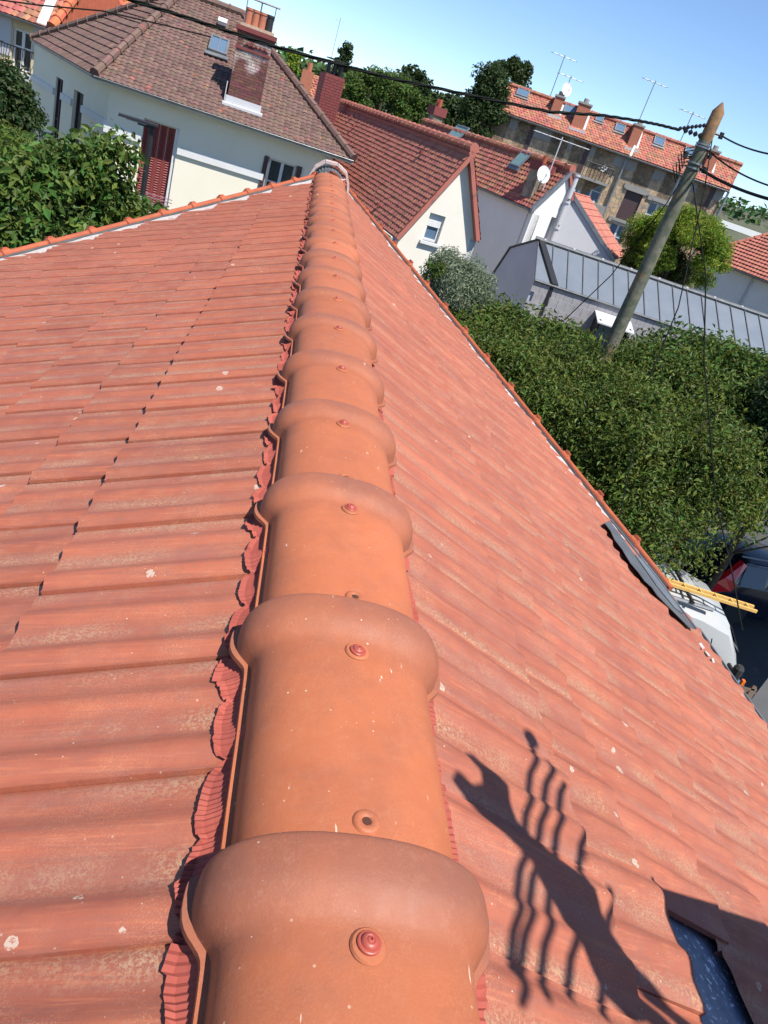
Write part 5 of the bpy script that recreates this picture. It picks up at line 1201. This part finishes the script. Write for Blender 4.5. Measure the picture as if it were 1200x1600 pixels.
cable('middle_wire', 'middle wire leaving the pole to the right edge', [pt_-Vector((0, 0, .68))+rr_*.12, ath(1230, 298, 12.5)], .014, sag=.08)
cable('lower_cable', 'thick lowest cable leaving the pole to the right edge', [pt_-Vector((0, 0, .98))+rr_*.12, ath(1230, 318, 12.5)], .026, sag=.06)
cable('drop_wire', 'thin wire dropping from the pole in front of the yellow green tree', [pt_-Vector((0, 0, .5))+rr_*.1, ath(1100, 300, 14.), ath(1060, 480, 12.5), ath(1015, 590, 11.5)], .010)
cable('drop_wire', 'thin wire dropping past the right edge house down to the white van', [pt_-Vector((0, 0, 1.2))+rr_*.1, ath(1103, 430, 12), ath(1100, 560, 11.6), ath(1118, 780, 11), ath(1145, 900, 10.5), ath(1160, 985, 10.2)], .010)
cable('drop_wire', 'thin wire slanting down over the slate band left of the pole', [pt_-Vector((0, 0, 1.3))-rr_*.1, ath(1040, 320, 14.5), ath(955, 430, 15.2), ath(882, 500, 16)], .010)
cable('guy_wire', 'short wire in front of the dark foot of the big tree', [ath(990, 700, 9.8), ath(966, 820, 9)], .008)

# ------------------------------------------------------------------ street: van, car, low roof
vl, vr = atz(1040, 950, -5.3), atz(1168, 990, -5.3)
vd = (vr-vl); vd.z = 0; vd.normalize(); vn = Vector((vd.y, -vd.x, 0))            # vn points to the near side
nose = vr+vd*.15; VG = GZ
van = thing('white_van', 'white panel van with wooden ladder on its roof, parked beside the eave', 'van', (nose.x-vd.x*2.5, nose.y-vd.y*2.5, VG))
def VP(a, s_, z_): q = nose-vd*a-vn*s_; q.z = VG+z_; return q     # a back from the nose, s away from near side, z up
W2 = 1.85
def vanring(a, z_lo, z_hi, tuck, wtop):
    return [VP(a, 0, z_lo), VP(a, 0, (z_lo+z_hi)*.55), VP(a, tuck, z_hi-.12), VP(a, tuck+.16, z_hi), VP(a, W2/2, z_hi+.05), VP(a, W2-tuck-.16, z_hi), VP(a, W2-tuck, z_hi-.12), VP(a, W2, (z_lo+z_hi)*.55), VP(a, W2, z_lo)]
rings = [vanring(-.42, .45, .70, .2, 0), vanring(-.30, .32, 1.00, .12, 0), vanring(-.20, .30, 1.20, .10, 0), vanring(-.05, .30, 1.45, .10, 0), vanring(.30, .30, 1.90, .14, 0), vanring(.85, .30, 2.03, .12, 0), vanring(1.3, .30, 2.07, .10, 0), vanring(3.2, .30, 2.07, .10, 0), vanring(4.2, .32, 2.05, .12, 0), vanring(4.28, .36, 2.0, .15, 0)]
m = MB()
for r_ in rings: m.v += r_
for i in range(len(rings)-1):
    for k in range(8): m.f.append((i*9+k, i*9+k+1, (i+1)*9+k+1, (i+1)*9+k))
m.f.append(tuple(range(9))); m.f.append(tuple(range((len(rings)-1)*9+8, (len(rings)-1)*9-1, -1))); m.build('body', M_WHP, van, True)
m = MB()
for s0, s1 in ((.22, W2-.22),):
    m.prism([VP(-.05, s0, 1.50), VP(-.05, s1, 1.50), VP(.27, s1-.05, 1.88), VP(.27, s0+.05, 1.88)], vd*.02)
m.build('windscreen', M_GLASS, van)
m = MB(); m.prism([VP(.40, -.012, 1.08), VP(1.15, -.012, 1.08), VP(1.15, .04, 1.62), VP(.62, .05, 1.62)], vn*-.03); m.build('side_window', M_GLASS, van)
def seam(pts): 
    m = MB(); m.tube([VP(a, -.006+max(0, (z_-1.2))*.07, z_) for a, z_ in pts], .010, 4); m.build('panel_seam', M_IRON, van)
seam([(1.25, .45), (1.25, 1.9), (1.35, 1.95), (2.4, 1.95), (2.5, 1.9), (2.5, .45)]); seam([(1.45, 1.0), (1.45, 1.6), (1.52, 1.68), (2.2, 1.68), (2.3, 1.6), (2.3, 1.0)]); seam([(.38, .5), (.38, 1.05), (.6, 1.7)]); seam([(2.5, 1.25), (4.1, 1.25)])
for a in (.0, 3.2):
    for s_ in (-.01, W2-.19):
        m = MB(); m.tube([VP(a, s_, .33), VP(a, s_+.20, .33)], .33, 18); w_ = m.build('wheel', M_RUB, van, True); m = MB(); m.tube([VP(a, s_-.012, .33), VP(a, s_+.02, .33)], .19, 12); m.build('rim', M_PALEG, w_)
    m = MB(); ar = [VP(a+.42*math.cos(t), -.004, .33+.42*math.sin(t)) for t in np.linspace(0, math.pi, 12)]; m.prism(ar, vn*.012); m.build('wheel_arch', M_BLACK, van)
m = MB(); m.cbox(VP(-.02, -.345, 1.30), .05, .06, .10, vd); m.build('indicator_lamp', M_ORL, van)
m = MB(); m.cbox(VP(-.36, .22, .82), .16, .3, .2, vd); m.build('headlight', M_GLASSB, van)
m = MB(); m.tube([VP(.12, -.28, 1.16), VP(.12, -.28, 1.22), VP(.12, -.28, 1.50), VP(.12, -.28, 1.55)], [.05, .085, .085, .05], 10); m.tube([VP(.12, 0, 1.35), VP(.12, -.18, 1.35)], .035, 6); m.build('door_mirror', M_RUB, van)
for s_ in (.20, W2-.2):
    m = MB(); m.tube([VP(.75, s_, 2.12), VP(4.0, s_, 2.12)], .035, 6); m.build('roof_rail', M_ZINC, van)
for a in (1.15, 2.6):
    m = MB(); m.tube([VP(a, .12, 2.17), VP(a, W2-.12, 2.17)], .03, 6); m.build('roof_bar', M_RUB, van)
ld = thing('wooden_ladder', 'yellow wooden ladder lying along the roof of the white van', 'ladder', tuple(VP(2, .5, 2.2)))
for s_ in (.40, .54): m = MB(); m.box(VP(-.05, s_, 2.20), -vd*3.4, -vn*.035, (0, 0, .05)); m.build('rail', M_YWOOD, ld)
for i in range(12): m = MB(); m.tube([VP(.1+i*.28, .42, 2.24), VP(.1+i*.28, .57, 2.24)], .018, 6); m.build('rung', M_YWOOD, ld)
# dark car beyond the van
cc = atz(1128, 912, -6.3); cd_ = (atz(1200, 925, -6.3)-cc); cd_.z = 0; cd_.normalize(); cn_ = Vector((cd_.y, -cd_.x, 0))
car = thing('dark_estate_car', 'dark navy car with red tail lamps parked beyond the white van', 'car', (cc.x+2, cc.y, GZ))
def CP(a, s_, z_): q = cc+cd_*a-cn_*s_; q.z = GZ+z_; return q
CW = 1.8
def ring(a, zl, zb, zt2_, tuck): return [CP(a, .02, zl), CP(a, 0, .55), CP(a, .02, zb), CP(a, tuck, zt2_-.06), CP(a, tuck+.15, zt2_), CP(a, CW/2, zt2_+.03), CP(a, CW-tuck-.15, zt2_), CP(a, CW-tuck, zt2_-.06), CP(a, CW-.02, zb), CP(a, CW, .55), CP(a, CW-.02, zl)]
rings = [ring(-.12, .38, .85, .98, .06), ring(0, .28, .95, 1.10, .08), ring(.32, .25, .98, 1.46, .22), ring(.9, .25, .98, 1.55, .22), ring(2.4, .25, .97, 1.54, .22), ring(3.3, .25, .95, 1.02, .12), ring(4.2, .28, .85, .92, .10), ring(4.4, .35, .7, .75, .12)]
m = MB()
for r_ in rings: m.v += r_
for i in range(len(rings)-1):
    for k in range(10): m.f.append((i*11+k, i*11+k+1, (i+1)*11+k+1, (i+1)*11+k))
m.f.append(tuple(range(11))); m.f.append(tuple(range((len(rings)-1)*11+10, (len(rings)-1)*11-1, -1))); m.build('body', M_NAVY, car, True)
for a0_, a1_ in ((.45, 1.15), (1.22, 2.1), (2.17, 2.75)):
    m = MB(); m.prism([CP(a0_, .035, 1.02), CP(a1_, .035, 1.02), CP(a1_-.02, .205, 1.44), CP(a0_+.10, .205, 1.44)], cn_*.012); sw_ = m.build('side_window', M_GLASS, car)
m = MB(); m.tube([CP(.38, .02, 1.01), CP(2.85, .02, 1.0)], .014, 4); m.tube([CP(.5, .2, 1.475), CP(2.5, .2, 1.475)], .014, 4); m.build('window_trim', M_ZINC, car); car.children[-1]['kind'] = 'stuff'
for s_ in (.16, CW-.16): m = MB(); m.tube([CP(.35, s_+.1, 1.60), CP(2.3, s_+.1, 1.61)], .02, 6); m.build('roof_rail', M_ZINC, car, True)
for s_ in (-.03, CW-.27):
    m = MB(); m.prism([CP(-.16, s_, .78), CP(.30, s_, .86), CP(.36, s_, 1.02), CP(.28, s_+.03, 1.10), CP(.50, s_+.18, 1.46), CP(.38, s_+.18, 1.50), CP(.02, s_+.05, 1.14), CP(-.18, s_, 1.02)], -cn_*.14); m.build('tail_lamp', M_REDL, car)
for a in (.75, 3.5):
    for s_ in (-.01, CW-.2): m = MB(); m.tube([CP(a, s_, .33), CP(a, s_+.21, .33)], .33, 16); m.build('wheel', M_RUB, car, True)
# carport roof, posts
kp = [atz(1138, 1140, -4.6), atz(1215, 1040, -4.6), atz(1290, 1150, -4.6), atz(1215, 1300, -4.6)]
kk = thing('felt_roof', 'plain dark grey felt roof of a low shed at the right edge under the eave', 'shed', (kp[0].x+.8, kp[0].y, GZ))
m = MB(); m.prism(kp, (0, 0, -.12)); m.build('roof', M_DPAVE, kk); m = MB(); m.prism([up(p*.995+Vector((.05, 0, 0)), GZ) for p in kp], (0, 0, -4.73-GZ)); m.build('wall', M_RUST, kk)
for i, (p, q) in enumerate((((1092, 1058), (1178, 1082)), ((1178, 1075), (1148, 1120)))):
    m = MB(); m.tube([atz(*p, -5.9), atz(*q, -5.9)], .05, 6); o = m.build('timber_rail', M_RUST); tag(o, ['weathered timber rail between the van and the grey shed roof', 'second timber rail running down beside the grey shed roof'][i], 'rail')
m = MB(); m.box((4.6, -2, GZ), (.2, 0, 0), (0, 9, 0), (0, 0, 1.3)); o = m.build('garden_wall', M_PALEG); tag(o, 'low pale garden wall below the eave, beside the pavement', 'wall')

# ------------------------------------------------------------------ aerial and bracket on the off-frame chimney stack (they throw the barred shadow)
def sp(px_, py_, s_): return roofR(px_, py_) + SUN*s_
ra = thing('guessed_rake_aerial', 'rake aerial on the chimney stack beyond the right edge, throwing the barred shadow', 'aerial', tuple(sp(900, 1400, 1.3)))  # guessed unseen aerial, bars laid out from their shadow lines
for a_, b_ in (((829, 1165), (797, 1516)), ((853, 1195), (806, 1570)), ((872, 1228), (842, 1560)), ((905, 1290), (884, 1560)), ((948, 1390), (934, 1590))):
    m = MB(); m.tube([sp(*a_, 2.1), sp(*b_, 2.1)], .0105, 8); m.build('element', M_IRON, ra, True)
m = MB(); c = sp(829, 1163, 2.1); m.tube([c+Vector((0, .010, -.024)), c+Vector((0, .011, -.018)), c+Vector((.002, .014, -.006)), c+Vector((.004, .016, .006)), c+Vector((.006, .018, .018)), c+Vector((.006, .018, .024))], [.006, .017, .024, .025, .018, .006], 14); m.build('knob', M_IRON, ra, True)
m = MB(); q = sp(900, 1400, 2.05); m.tube([q, q+Vector((.05, -.05, -.15)), (1.55, .1, zR(1.46)+.95)], .02, 8); m.build('mast', M_ZINC, ra, True)
br = thing('forked_caster', 'made-up forked sheet metal bracket beside the aerial, throwing the broad diagonal shadow', 'caster', tuple(sp(900, 1400, 1.15)))  # invented unseen plate, outline cut to throw the diagonal shadow
pts = [(707, 1218), (713, 1206), (722, 1212), (738, 1228), (752, 1226), (744, 1206), (730, 1190), (727, 1179), (738, 1181), (762, 1205), (786, 1232), (797, 1262), (806, 1286), (838, 1318), (880, 1355), (915, 1392), (935, 1430), (958, 1480), (985, 1530), (1020, 1600), (985, 1600), (945, 1560), (915, 1505), (884, 1452), (862, 1408), (826, 1352), (795, 1322), (765, 1290), (735, 1258)]
m = MB(); m.prism([sp(*p, 1.75) for p in pts], nR*.01); m.build('plate', M_ZINC, br)
m = MB(); m.tube([sp(985, 1560, 1.74), (1.50, .1, zR(1.46)+.98)], .02, 8); m.build('arm', M_ZINC, br, True)
# street tree beyond the right edge that shades the dark car
t_ = tree('street_tree', 'street tree beyond the right edge of the photo, shading the dark car', 'tree', Vector((14.4, 9.4, -1.2)), (2.7, 2.5, 1.9), M_LF2, 16000, .26, 70, .7, 77, base=GZ)
